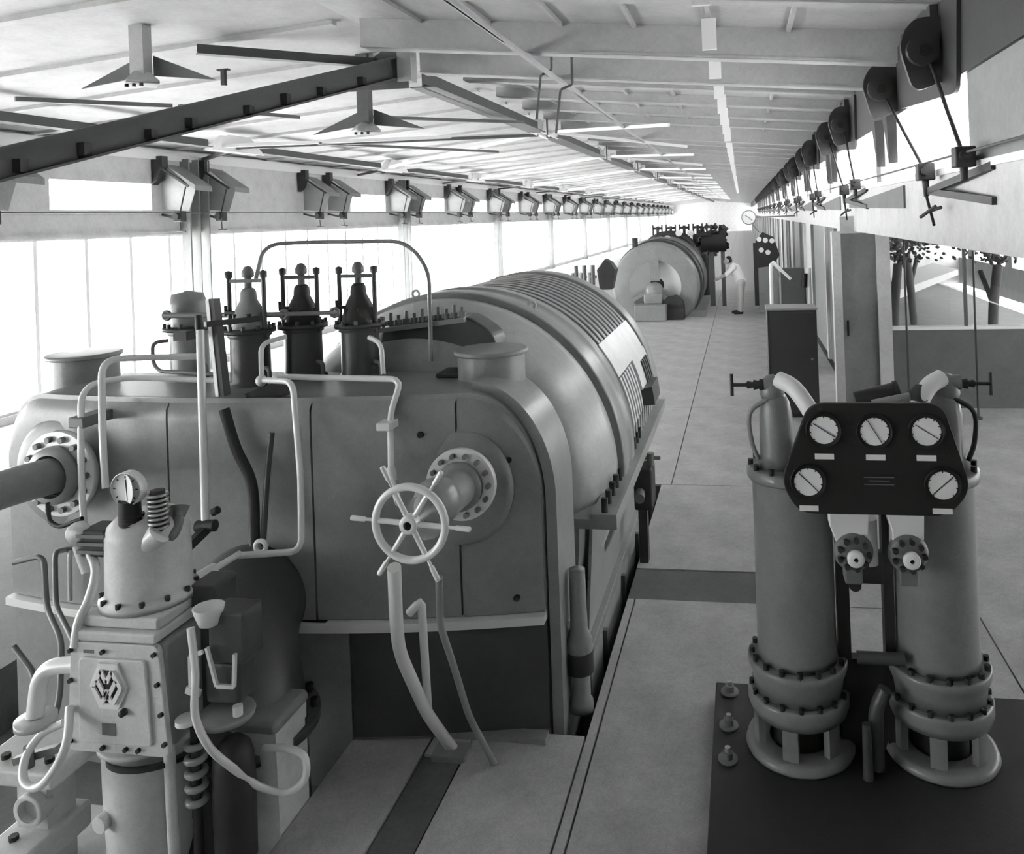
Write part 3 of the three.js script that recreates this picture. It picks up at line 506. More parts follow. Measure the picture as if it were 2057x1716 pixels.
  for (const [x, y] of [[-2.45, 2.25], [-1.55, 2.15]]) { const e = obj('lifting_eye', new THREE.TorusGeometry(0.026, 0.011, 10, 24).translate(x, y + 0.025, -5.7), M.machineLight, t); obj('eye_stem', cyl([x, y - 0.06, -5.7], [x, y + 0.006, -5.7], 0.014), M.machineLight, e); }
}
{
  const t = thing('bedplate', 'grey sloped bedplate girder in the pit along the generator', 'base', [-1.05, -0.45, -6.3]);
  obj('girder', [box(-1.14, -1.0, -0.45, 0.1, -8.1, -4.75), box(-1.2, -1.02, 0.08, 0.12, -8.1, -4.75)], M.machine, t);
  for (let k = 0; k < 4; k++) obj('stiffener', box(-1.0, -0.97, -0.45, 0.08, -5.2 - k * 0.8, -5.16 - k * 0.8), M.machineDark, t);
  obj('guard_plate', shell((u, v) => [-1.06 + 0.05 * v, 0.12 + 0.72 * v, -5.0 - 3.0 * u], (u, v) => [-1.08 + 0.05 * v, 0.12 + 0.72 * v, -5.0 - 3.0 * u], 1, 1), M.machine, t);
  obj('bright_edge', bar([-1.0, 0.85, -5.0], [-1.0, 0.85, -7.9], 0.03, 0.02), M.bright, t);
  const s = thing('oil_pump', 'small dark pump block with nuts on the generator side', 'pump', [-0.95, 0, -6.4]);
  obj('block', [box(-0.93, -0.78, 0.45, 0.78, -6.55, -6.3, 0.02), box(-0.91, -0.84, 0.0, 0.45, -6.48, -6.38)], M.iron, s);
  obj('nozzle', [cyl([-0.8, 0.78, -6.42], [-0.8, 0.88, -6.42], 0.03), cyl([-0.86, 0.84, -6.42], [-0.72, 0.84, -6.42], 0.016)], M.plateGrey, s); obj('outlet', cyl([-0.88, 0.6, -6.35], [-0.87, 0.58, -6.2], 0.04), M.plateGrey, s);
  const b = thing('drain_bottle', 'grey bottle-shaped drain pot in the pit by the casing corner', 'vessel', [-0.98, -0.02, -4.33]);
  obj('pot', turned([[0, 0], [0.07, 0], [0.07, 0.05], [0.055, 0.07], [0.055, 0.3], [0.075, 0.32], [0.075, 0.4], [0.05, 0.46], [0.045, 0.8], [0, 0.8]], [-1.0, 0.0, -4.45], [-1.0, 9, -4.45], 28), M.machine, b);
  obj('band', turned([[0.05, 0.1], [0.078, 0.1], [0.078, 0.22], [0.05, 0.22]], [-1.0, 0.12, -4.45], [-1.0, 9, -4.45], 28), M.iron, b);
}
// ---------------------------------------------------------------- pipework on and around the casing
function run(name, label, cat, pts, r, m, bend = 0.06, group) { const t = thing(name, label, cat, pts[0], group); obj('pipe', pipe(pts, r, bend), m, t); return t; }
{ const t = run('bent_pipe', 'pale pipe along the casing top bending down to the handwheel', 'pipe', [[-2.6, 1.971, -4.12], [-1.872, 1.955, -4.12], [-1.91, 1.781, -4.05], [-1.846, 1.488, -3.9], [-1.626, 1.507, -3.5]], 0.017, M.bright); const q = [-1.922, 1.73, -4]; obj('clamp', box(q[0] - 0.035, q[0] + 0.045, q[1] - 0.022, q[1] + 0.022, -4.14, -3.97, 0.008), M.bright, t); obj('union', cyl([-1.858, 1.53, -3.93], [-1.841, 1.475, -3.9], 0.026, 0.026, 6), M.bright, t); }
{ const t = run('bent_pipe', 'pale pipe looping down the front plates to the dark elbow', 'pipe', [[-2.694, 1.956, -4.1], [-2.443, 1.97, -4], [-2.325, 1.496, -3.85], [-2.304, 1.132, -3.8], [-2.604, 1.136, -3.72]], 0.017, M.bright, 0.07); obj('ball_joint', new THREE.SphereGeometry(0.032, 20, 14).translate(...[-2.694, 1.953, -4.1]), M.bright, t); }
run('bent_pipe', 'short pale hook-shaped pipe in front of the second valve', 'pipe', [[-2.705, 1.935, -4.12], [-2.755, 2.147, -4.2], [-2.657, 2.171, -4.3]], 0.014, M.bright);
run('bent_pipe', 'short pale pipe curving up to the rightmost valve', 'pipe', [[-2.062, 1.947, -4.3], [-2.091, 2.116, -4.35], [-2.199, 2.141, -4.42]], 0.014, M.bright);
run('bent_pipe', 'tall thin pipe arching high over the four valves', 'pipe', [[-2.97, 2.5, -4.5], [-2.973, 2.705, -4.6], [-2.795, 2.711, -4.7], [-2.14, 2.696, -4.85], [-1.989, 2.513, -4.85], [-1.956, 1.938, -4.75]], 0.013, M.machine, 0.14);
{ const t = run('bent_pipe', 'outer pale pipe rising at the left nozzle and bending over the casing', 'pipe', [[-3.496, 1.216, -3.72], [-3.562, 1.498, -3.78], [-3.655, 1.969, -3.9], [-3.556, 1.975, -4.1], [-3.053, 1.936, -4.2]], 0.017, M.bright, 0.12); const q = [-3.634, 1.778, -3.86]; obj('clamp', box(q[0] - 0.05, q[0] + 0.05, q[1] - 0.03, q[1] + 0.03, -4.1, -3.83, 0.01), M.plateGrey, t); }
run('bent_pipe', 'inner pale pipe rising beside the left nozzle towards the first valve', 'pipe', [[-3.343, 1.476, -3.7], [-3.369, 1.732, -3.72], [-3.476, 2.124, -3.85], [-3.391, 2.089, -4.1], [-3.171, 2.067, -4.25]], 0.018, M.bright, 0.1);
run('bent_pipe', 'thin open loop of pipe left of the first valve', 'pipe', [[-3.505, 2.14, -4.4], [-3.582, 2.135, -4.36], [-3.533, 1.973, -4.3], [-3.094, 1.961, -4.25]], 0.012, M.plateGrey, 0.09);
{
  const t = thing('control_rod', 'long pale upright control rod with dark forked joint at its foot', 'rod', [-2.808, 1.288, -3.75]);
  obj('rod', cyl([-2.809, 1.282, -3.75], [-2.988, 2.254, -4], 0.021), M.bright, t);
  obj('clevis', [cyl([-2.989, 2.231, -4], [-3.012, 2.334, -4.02], 0.024, 0.018), box(-3.14, -3.06, 2.2, 2.25, -4.06, -3.98)], M.iron, t);
  obj('joint', [cyl([-2.85, 1.27, -3.74], [-2.747, 1.278, -3.74], 0.03), cyl([-2.756, 1.345, -3.78], [-2.786, 1.329, -3.78], 0.02)], M.iron, t);
  obj('lower_arm', bar([-2.794, 1.261, -3.74], [-2.812, 1.155, -3.35], 0.03, 0.045), M.iron, t);
  const f = thing('flat_bar', 'dark flat bar leaning upright between the first two valves', 'bar', [-2.928, 1.855, -4.1]);
  obj('bar', bar([-2.922, 1.855, -4.1], [-2.998, 2.416, -4.14], 0.035, 0.06), M.beamDark, f); obj('edge', bar([-2.945, 1.859, -4.08], [-3.018, 2.413, -4.12], 0.02, 0.03), M.bright, f);
  obj('arm', bar([-2.993, 2.28, -4.05], [-2.828, 2.278, -4.3], 0.04, 0.03), M.iron, f);
  const s = thing('drive_strap', 'left dark strap hanging down the casing front plates', 'strap', [-2.883, 1.812, -4.02], 'dark straps on the casing front');
  obj('strap', hose([[-2.816, 1.832, -3.94], [-2.746, 1.625, -3.93], [-2.642, 1.448, -3.9], [-2.58, 1.149, -3.82]], 0.028, 8), M.iron, s);
  const q = thing('drive_strap', 'right dark strap narrowing down to the pale ring', 'strap', [-2.583, 1.606, -4], 'dark straps on the casing front');
  obj('strap', hose([[-2.545, 1.702, -3.95], [-2.561, 1.469, -3.92], [-2.541, 1.138, -3.83]], 0.016, 8), M.machineDark, q);
  const e = thing('lever_plate', 'dark lever plate below the second valve at the casing edge', 'plate', [-2.713, 1.855, -4.1]);
  obj('plate', bar([-2.748, 1.848, -4.06], [-2.529, 1.925, -4.1], 0.03, 0.09), M.iron, e);
  const g = thing('shackle', 'pale shackle ring at the lower end of the straps', 'ring', [-2.539, 1.146, -3.8]); obj('ring', [new THREE.TorusGeometry(0.03, 0.012, 10, 24).translate(...[-2.533, 1.151, -3.8])], M.bright, g);
}
{
  const t = thing('valve_stand', 'bent pale pipes standing on the floor below the handwheel', 'stand', [-1.56, 0, -4.0]);
  obj('pipe', pipe([[-1.563, 1.295, -3.3], [-1.619, 0.991, -3.42], [-1.671, 0.781, -3.55], [-1.678, 0.307, -3.85], [-1.62, 0.0, -4.04]], 0.03, 0.12, 16), M.bright, t);
  obj('pipe', pipe([[-1.637, 0.941, -3.6], [-1.574, 1.006, -3.6], [-1.611, 0.727, -3.7], [-1.707, 0.196, -3.95], [-1.6, 0.02, -4.02]], 0.02, 0.03), M.bright, t);
  obj('pipe', pipe([[-1.398, 1.212, -3.4], [-1.463, 0.918, -3.55], [-1.461, 0.637, -3.7], [-1.461, 0.282, -3.88], [-1.36, 0.0, -3.95]], 0.017, 0.08), M.machine, t);
  obj('foot', box(-1.7, -1.52, -0.01, 0.025, -4.06, -3.94), M.machine, t);
}
// dark elbow duct at the lower left of the casing
{
  const t = thing('exhaust_elbow', 'big dark elbow duct curving down in front of the casing', 'duct', [-2.75, -0.25, -3.75]);
  const path = new THREE.CatmullRomCurve3([[-2.72, 0.78, -3.99], [-2.7, 0.78, -3.9], [-2.64, 0.66, -3.72], [-2.55, 0.4, -3.62], [-2.52, -0.25, -3.6]].map(V));
  obj('elbow', tubeOf(path, 0.3, 40, 40), M.machineDark, t);
  obj('flange', turned([[0.28, 0], [0.37, 0], [0.37, 0.05], [0.28, 0.05]], [-2.55, 0.36, -3.62], [-2.53, -1, -3.58], 48), M.machineDark, t);
  for (const [c, s] of ringAt(14, 0.34, (c, s) => [c, s])) obj('bolt', bolt([-2.55 + c, 0.36, -3.62 + s], [0, 1, 0], 0.02, 0.04), M.iron, t);
  obj('coupling', [cyl([-2.684, 1.113, -3.35], [-2.598, 1.146, -3.72], 0.016), cyl([-2.665, 1.124, -3.4], [-2.616, 1.144, -3.55], 0.03, 0.03, 8)], M.bright, t);
}
// ---------------------------------------------------------------- foreground regulator
{
  const x0 = -2.91, x1 = -2.49, y0 = 0.6, y1 = 1.06, zf0 = -3.0;
  const t = thing('regulator_housing', 'pale square gear housing with bolted cover and raised hexagonal emblem', 'machine', [-2.7, -0.25, -3.2]);
  obj('body', box(x0, x1 + 0.02, y0, y1, -3.45, zf0 - 0.02, 0.02), M.machine, t);
  const sk = (y) => 0.05 * (y1 - y) / (y1 - y0);                    // the cover widens a little downwards
  const cov = obj('cover', outline(rounded([[x0 - 0.02, y0], [x1 + 0.035, y0], [x1, y1], [x0 + 0.01, y1]], 0.03), 0.02, 0.004).translate(0, 0, zf0 - 0.02), M.machineLight, t);
  obj('raised_field', outline(rounded([[x0 + 0.05, y0 + 0.05], [x1 - 0.035, y0 + 0.05], [x1 - 0.055, y1 - 0.06], [x0 + 0.06, y1 - 0.06]], 0.02), 0.012, 0.006).translate(0, 0, zf0), M.machineLight, cov);
  const B = [];
  for (const k of [0, 1, 2, 3]) B.push([x0 + 0.01 - 0.005 * k, y1 - 0.03 - k * 0.13]);
  for (const k of [0, 1, 2, 3]) B.push([x1 - 0.012 + 0.012 * k, y1 - 0.03 - k * 0.125]);
  for (const u of [0.36, 0.62]) B.push([x0 + (x1 - x0) * u, y0 + 0.022]);
  B.push([x0 + 0.165, y1 - 0.03]); B.push([x1 - 0.1, y0 + 0.022]);
  for (const [x, y] of B) obj('bolt', bolt([x, y, zf0], [0, 0, 1], 0.0105, 0.018), M.iron, t);
  obj('maker_slot', box(x0 + 0.07, x0 + 0.12, y1 - 0.04, y1 - 0.026, zf0, zf0 + 0.006), M.plateGrey, t);
  obj('knob', turned([[0, 0], [0.016, 0], [0.014, 0.03], [0, 0.032]], [-2.64, 0.79, zf0 + 0.01], [-2.64, 0.79, 9], 16), M.iron, t);
  obj('name_plate', box(-2.75, -2.685, 0.685, 0.735, zf0 + 0.016, zf0 + 0.02), M.plateGrey, t);
  // emblem: a pale hexagon with a V over an M in raised strokes on a dark ground
  const ex = -2.705, ey = 0.898, hex = (r) => Array.from({ length: 6 }, (_, k) => [ex + r * 0.9 * Math.cos(k * Math.PI / 3), ey + r * Math.sin(k * Math.PI / 3) * 1.12]);
  const em = obj('emblem', outline(hex(0.098), 0.014).translate(0, 0, zf0 + 0.016), M.white, t);
  obj('emblem_ground', outline(hex(0.07), 0.004).translate(0, 0, zf0 + 0.029), M.ink, em);
  const st = (a, b) => bar([ex + a[0], ey + a[1], zf0 + 0.034], [ex + b[0], ey + b[1], zf0 + 0.034], 0.014, 0.017);
  obj('emblem_stroke', [st([-0.066, 0], [-0.026, 0.068]), st([-0.026, 0.068], [0.0, 0.02]), st([0.0, 0.02], [0.026, 0.068]), st([0.026, 0.068], [0.066, 0]), st([-0.045, 0.03], [0, -0.05]), st([0, -0.05], [0.045, 0.03]), st([-0.066, 0], [-0.026, -0.068]), st([-0.026, -0.068], [0.01, -0.01]), st([0.026, -0.068], [-0.01, -0.01]), st([0.066, 0], [0.026, -0.068])], M.white, em);
  obj('top_cap', [box(x0 + 0.02, x1 - 0.01, y1 + 0.005, y1 + 0.05, -3.38, -3.0, 0.012), box(x0 + 0.03, x1 - 0.02, y1 + 0.05, y1 + 0.1, -3.36, -3.03, 0.012)], M.machineLight, t);
  // servo cylinder on top
  const cx = -2.7, cz = -3.22;
  obj('servo_cylinder', turned([[0, 0], [0.2, 0], [0.2, 0.03], [0.175, 0.045], [0.17, 0.3], [0.16, 0.34], [0.12, 0.38], [0, 0.4]], [cx, y1 + 0.1, cz], [cx, 9, cz], 48), M.machineLight, t);
  for (const [c, s] of ringAt(12, 0.187, (c, s) => [c, s])) obj('flange_bolt', bolt([cx + c, y1 + 0.13, cz + s], [0, 1, 0], 0.012, 0.022), M.iron, t);
  obj('side_casting', [box(cx + 0.16, cx + 0.3, 0.62, 1.2, cz - 0.2, cz - 0.02, 0.02)], M.machineDark, t);
  // lower cylinder
  obj('lower_cylinder', turned([[0.1, -0.72], [0.13, -0.68], [0.165, -0.55], [0.17, -0.5], [0.165, -0.48], [0.172, -0.3], [0.175, -0.04], [0.19, -0.03], [0.19, 0], [0, 0]], [cx + 0.0, y0, -3.17], [cx + 0.0, 9, -3.17], 44), M.machineLight, t);
  obj('boss', cyl([cx - 0.07, 0.3, -3.05], [cx - 0.08, 0.3, -2.975], 0.035), M.machineLight, t);
  obj('saddle', shell((u, v) => { const a = Math.PI * (0.05 + 0.9 * u); return [cx + 0.06 + 0.2 * Math.cos(a), 0.53 + 0.03 * Math.sin(a) - 0.02 * v, -3.18 + 0.22 * Math.sin(a)]; }, (u, v) => { const a = Math.PI * (0.05 + 0.9 * u); return [cx + 0.06 + 0.16 * Math.cos(a), 0.53 - 0.02 * v, -3.2 + 0.17 * Math.sin(a)]; }, 20, 1), M.iron, t);
  obj('column_leg', cyl([-2.91, -0.25, -3.3], [-2.89, 0.62, -3.25], 0.06), M.black, t);
}
{
  const p = [-2.703, 1.684, -3.1];
  const t = thing('pressure_gauge', 'round white pressure gauge on a dark ribbed stem above the cylinder', 'gauge', [p[0], 1.5, p[2]]);
  obj('rim', turned([[0, 0], [0.075, 0], [0.075, 0.04], [0.07, 0.045], [0.068, 0.035], [0, 0.035]], [p[0], p[1], p[2] - 0.04], [p[0] - 0.04, p[1], 5], 48), M.bright, t);
  const d = obj('dial', cyl([p[0], p[1], p[2] - 0.004], [p[0] - 0.001, p[1], p[2] - 0.002], 0.066, 0.066, 40), M.dial, t);
  obj('needle', bar([p[0] + 0.004, p[1] + 0.045, p[2] + 0.002], [p[0] + 0.012, p[1] - 0.05, p[2] + 0.002], 0.004, 0.006), M.ink, d);
  for (let k = 0; k < 7; k++) { const a = (-40 + k * 43) * Math.PI / 180; obj('tick', bar([p[0] + 0.05 * Math.cos(a), p[1] + 0.05 * Math.sin(a), p[2] + 0.001], [p[0] + 0.06 * Math.cos(a), p[1] + 0.06 * Math.sin(a), p[2] + 0.001], 0.003, 0.004), M.ink, d); }
  const b = [-2.716, 1.485, -3.1];
  obj('stem', [cyl([p[0], p[1] - 0.05, p[2] - 0.02], [b[0], b[1] - 0.08, b[2] - 0.04], 0.044, 0.05, 20)], M.iron, t);
  for (let k = 0; k < 6; k++) { const y = b[1] - 0.02 + k * 0.018; obj('stem_rib', turned([[0.04, 0], [0.05, 0], [0.05, 0.008], [0.04, 0.008]], [p[0], y, p[2] - 0.03], [p[0], 9, p[2] - 0.03], 24), M.iron, t); }
  const q = [-2.588, 1.568, -3.15];
  const s = thing('adjusting_screw', 'pale coil-threaded adjusting screw right of the round gauge', 'screw', [q[0], q[1] - 0.1, q[2]]);
  obj('core', cyl([q[0], q[1] - 0.1, q[2]], [q[0], q[1] + 0.1, q[2]], 0.03), M.iron, s);
  for (let k = 0; k < 8; k++) obj('thread', new THREE.TorusGeometry(0.038, 0.007, 8, 28).rotateX(Math.PI / 2).translate(q[0], q[1] - 0.06 + k * 0.02, q[2]), M.steel, s);
  obj('collar', cyl([q[0] - 0.05, q[1] - 0.14, q[2] + 0.03], [q[0] + 0.02, q[1] - 0.08, q[2] + 0.02], 0.05), M.bright, s);
  const e = thing('pipe_elbow', 'dark pipe elbow with flared end beside the adjusting screw', 'pipe', [-2.603, 1.448, -3.2]);
  obj('elbow', hose([[-2.591, 1.443, -3.16], [-2.55, 1.458, -3.18], [-2.552, 1.498, -3.22], [-2.561, 1.546, -3.24]], 0.026), M.plateGrey, e); obj('flare', cyl([-2.557, 1.521, -3.23], [-2.566, 1.558, -3.25], 0.03, 0.045), M.plateGrey, e);
  const c = thing('junction_block', 'dark ribbed junction block left of the gauge stem', 'box', [-2.886, 1.427, -3.15]);
  const cc = [-2.885, 1.449, -3.15];
  obj('block', [box(cc[0] - 0.06, cc[0] + 0.07, cc[1] - 0.07, cc[1] + 0.05, cc[2] - 0.08, cc[2] + 0.05, 0.015)], M.iron, c);
  for (let k = 0; k < 3; k++) obj('rib', box(cc[0] - 0.065, cc[0] + 0.075, cc[1] - 0.05 + k * 0.035, cc[1] - 0.035 + k * 0.035, cc[2] + 0.04, cc[2] + 0.06), M.plateGrey, c);
  obj('socket', [turned([[0, 0], [0.04, 0], [0.05, 0.03], [0.035, 0.08], [0.02, 0.1], [0, 0.1]], [-3.011, 1.468, -3.15], [-2.876, 1.487, -3.1], 24), cyl([-2.978, 1.417, -3.14], [-2.926, 1.305, -3.12], 0.03, 0.022)], M.machineLight, c);
}
// relief valve right of the housing
{
  const c = [-2.279, 0.98, -3.05], t = thing('relief_valve', 'grey relief valve with pale cup and lever frame right of the housing', 'valve', [c[0], 0.2, c[2]]);
  const [x, y, z] = c;
  obj('body', [box(x - 0.03, x + 0.14, y - 0.02, y + 0.2, z - 0.16, z - 0.02, 0.015), box(x - 0.06, x + 0.1, y - 0.2, y - 0.02, z - 0.16, z - 0.03, 0.02)], M.machineDark, t);
  obj('cup', turned([[0.02, -0.06], [0.04, -0.05], [0.058, 0], [0.064, 0.025], [0.055, 0.025], [0.045, 0.005], [0, 0]], [x - 0.02, y + 0.2, z - 0.02], [x - 0.02, 9, z - 0.02], 28), M.bright, t);
  obj('lever_frame', [bar([x - 0.02, y + 0.06, z], [x + 0.02, y - 0.1, z], 0.012, 0.016), bar([x + 0.02, y - 0.1, z], [x + 0.1, y - 0.1, z], 0.012, 0.016), bar([x + 0.1, y - 0.1, z], [x + 0.11, y + 0.04, z], 0.012, 0.016), bar([x - 0.1, y + 0.02, z], [x - 0.1, y - 0.12, z], 0.012, 0.016), bar([x - 0.1, y + 0.02, z], [x - 0.04, y + 0.04, z], 0.012, 0.016), bar([x - 0.12, y - 0.12, z], [x - 0.06, y - 0.14, z], 0.02, 0.03)], M.bright, t);
  obj('base_flange', turned([[0, 0], [0.11, 0], [0.115, 0.02], [0.11, 0.03], [0.05, 0.04], [0, 0.04]], [x + 0.02, y - 0.27, z - 0.06], [x + 0.02, 9, z - 0.06], 36), M.machine, t);
  obj('lug', cyl([x - 0.11, y - 0.25, z + 0.02], [x - 0.11, y - 0.23, z + 0.02], 0.045), M.bright, t); obj('lug', cyl([x + 0.1, y - 0.23, z - 0.02], [x + 0.1, y - 0.19, z - 0.02], 0.02), M.bright, t);
  obj('pot', turned([[0, -0.5], [0.085, -0.5], [0.09, -0.2], [0.085, -0.06], [0.07, -0.01], [0.04, 0.02], [0, 0.02]], [x + 0.0, y - 0.42, z - 0.12], [x + 0.0, 9, z - 0.12], 40), M.iron, t);
  const sp = thing('spring_stack', 'row of grey spring coils between the two lower cylinders', 'spring', [x - 0.14, 0, z - 0.1]);
  for (let k = 0; k < 5; k++) obj('coil', new THREE.TorusGeometry(0.034, 0.015, 10, 24).rotateX(Math.PI / 2).translate(x - 0.12, y - 0.38 - k * 0.06, z - 0.04), M.machine, sp);
  obj('rod', cyl([x - 0.12, -0.25, z - 0.04], [x - 0.12, y - 0.3, z - 0.04], 0.02), M.iron, sp);
  const d = thing('drain_tube', 'thick pale upright drain tube right of the lower cylinder', 'pipe', [x - 0.22, 0, z]);
  obj('tube', pipe([[x - 0.26, y - 0.27, z + 0.0], [x - 0.215, y - 0.32, z], [x - 0.2, -0.25, z]], 0.024, 0.05), M.machineLight, d);
}
{
  const t = thing('floor_pedestal', 'light grey rounded pedestal standing in the pit beside the relief valve', 'pedestal', [-2.3, -0.25, -3.5]);
  obj('block', [shell((u, v) => [-2.5 + 0.3 * u + 0.1 * (1 - v) * (u - 1), -0.25 + 0.74 * v, -3.38 + 0.02 * v], (u, v) => [-2.5 + 0.3 * u, -0.25 + 0.74 * v, -3.62], 6, 6)], M.machineLight, t);
  obj('cap', box(-2.51, -2.19, 0.47, 0.53, -3.64, -3.35, 0.025), M.machine, t);
  obj('drain_plug', cyl([-2.42, 0.16, -3.39], [-2.42, 0.16, -3.365], 0.016, 0.013, 6), M.plateGrey, t);
  const h = thing('looped_hose', 'pale hose dropping from the relief valve and looping on the pedestal', 'hose', [-2.328, 1.147, -3]);
  obj('hose', hose([[-2.333, 1.147, -3], [-2.303, 0.977, -2.98], [-2.301, 0.797, -2.97], [-2.267, 0.656, -3], [-2.228, 0.496, -3.1], [-2.171, 0.351, -3.2], [-2.078, 0.307, -3.24], [-1.988, 0.374, -3.24], [-1.99, 0.461, -3.25], [-2.072, 0.488, -3.26], [-2.206, 0.466, -3.28]], 0.016), M.bright, h);
  const w = thing('thick_pipe', 'thick white elbow pipe leaving the left side of the housing', 'pipe', [-2.89, 0.967, -3]);
  obj('pipe', pipe([[-2.913, 0.938, -3.05], [-3.108, 0.914, -3.05], [-3.116, 0.714, -3.02]], 0.034, 0.12, 20), M.bright, w); obj('flange', turned([[0.03, 0], [0.08, 0], [0.08, 0.03], [0.03, 0.03]], [-3.112, 0.682, -3.02], [-3.104, 1.018, -3.02], 28), M.machineLight, w);
  const l = thing('looped_hose', 'pale hose making a loop at the lower left corner', 'hose', [-2.878, 0.794, -2.95]);
  obj('hose', hose([[-2.902, 0.795, -2.98], [-2.844, 0.703, -2.9], [-2.885, 0.6, -2.88], [-2.971, 0.517, -2.88], [-3.056, 0.521, -2.9], [-3.094, 0.589, -2.95], [-3.061, 0.655, -3], [-2.973, 0.697, -3.02]], 0.017), M.bright, l);
  const f = thing('feed_hose', 'pale curved feed hose between the junction block and the housing', 'hose', [-2.92, 1.394, -3.12]);
  obj('hose', hose([[-2.915, 1.405, -3.12], [-2.865, 1.327, -3.1], [-2.867, 1.215, -3.06], [-2.882, 1.137, -3.02], [-2.887, 1.04, -3]], 0.019), M.bright, f);
  const b = thing('bed_block', 'pale cast bed block with bolt holes at the lower left', 'base', [-3.15, -0.25, -3.1]);
  obj('block', [box(-3.42, -3.0, 0.42, 0.5, -3.3, -2.98, 0.02), box(-3.3, -3.06, 0.08, 0.2, -3.25, -2.9, 0.02), box(-3.5, -2.95, -0.25, -0.02, -3.5, -2.7, 0.03), box(-3.25, -3.1, -0.1, 0.45, -3.2, -3.05)], M.machineLight, b);
  for (const p of [[-3.3, 0.5, -3.05], [-3.08, 0.5, -3.05], [-3.2, 0.2, -2.98]]) obj('bolt', bolt(p, [0, 1, 0], 0.02, 0.02), M.iron, b);
  obj('port', turned([[0.05, 0.05], [0.07, 0.05], [0.072, 0.04], [0.07, -0.02], [0.05, -0.02], [0.05, 0.05]], [-3.16, 0.3, -3.06], [-3.16, 0.3, 5], 32), M.machineLight, b);
  obj('link', [bar([-3.2, 0.53, -3.0], [-2.98, 0.6, -3.0], 0.03, 0.03), cyl([-3.1, 0.53, -2.97], [-3.1, 0.62, -2.97], 0.02)], M.plateGrey, b);
}
run('conduit', 'leftmost dark conduit bending down the casing front at the left edge', 'pipe', [[-3.913, 1.065, -3.7], [-3.728, 1.109, -3.7], [-3.671, 0.86, -3.65], [-3.441, 0.768, -3.5], [-3.364, 0.558, -3.4], [-3.353, 0.469, -3.35], [-3.4, 0.44, -3.22]], 0.014, M.plateGrey, 0.06, 'conduits at the left edge');
run('conduit', 'second conduit beside it, running down past the ledge', 'pipe', [[-4.04, 0.93, -4.2], [-3.859, 1.036, -3.9], [-3.765, 0.788, -3.8], [-3.469, 0.713, -3.6]], 0.014, M.plateGrey, 0.06, 'conduits at the left edge');
run('conduit', 'lowest conduit rising diagonally at the left edge', 'pipe', [[-3.612, 0.788, -3.4], [-3.459, 0.702, -3.35], [-3.394, 0.64, -3.3]], 0.014, M.plateGrey, 0.04, 'conduits at the left edge');
run('conduit', 'straight pale conduit right of the others, ending at the ledge', 'pipe', [[-4.02, 0.9, -4.2], [-3.86, 0.994, -4], [-3.887, 0.71, -4.02]], 0.012, M.machineLight, 0.04, 'conduits at the left edge');
run('loop_pipe', 'dark curved loop under the left flange', 'pipe', [[-3.743, 1.371, -3.75], [-3.711, 1.282, -3.72], [-3.626, 1.26, -3.7], [-3.489, 1.311, -3.7]], 0.012, M.iron, 0.04);

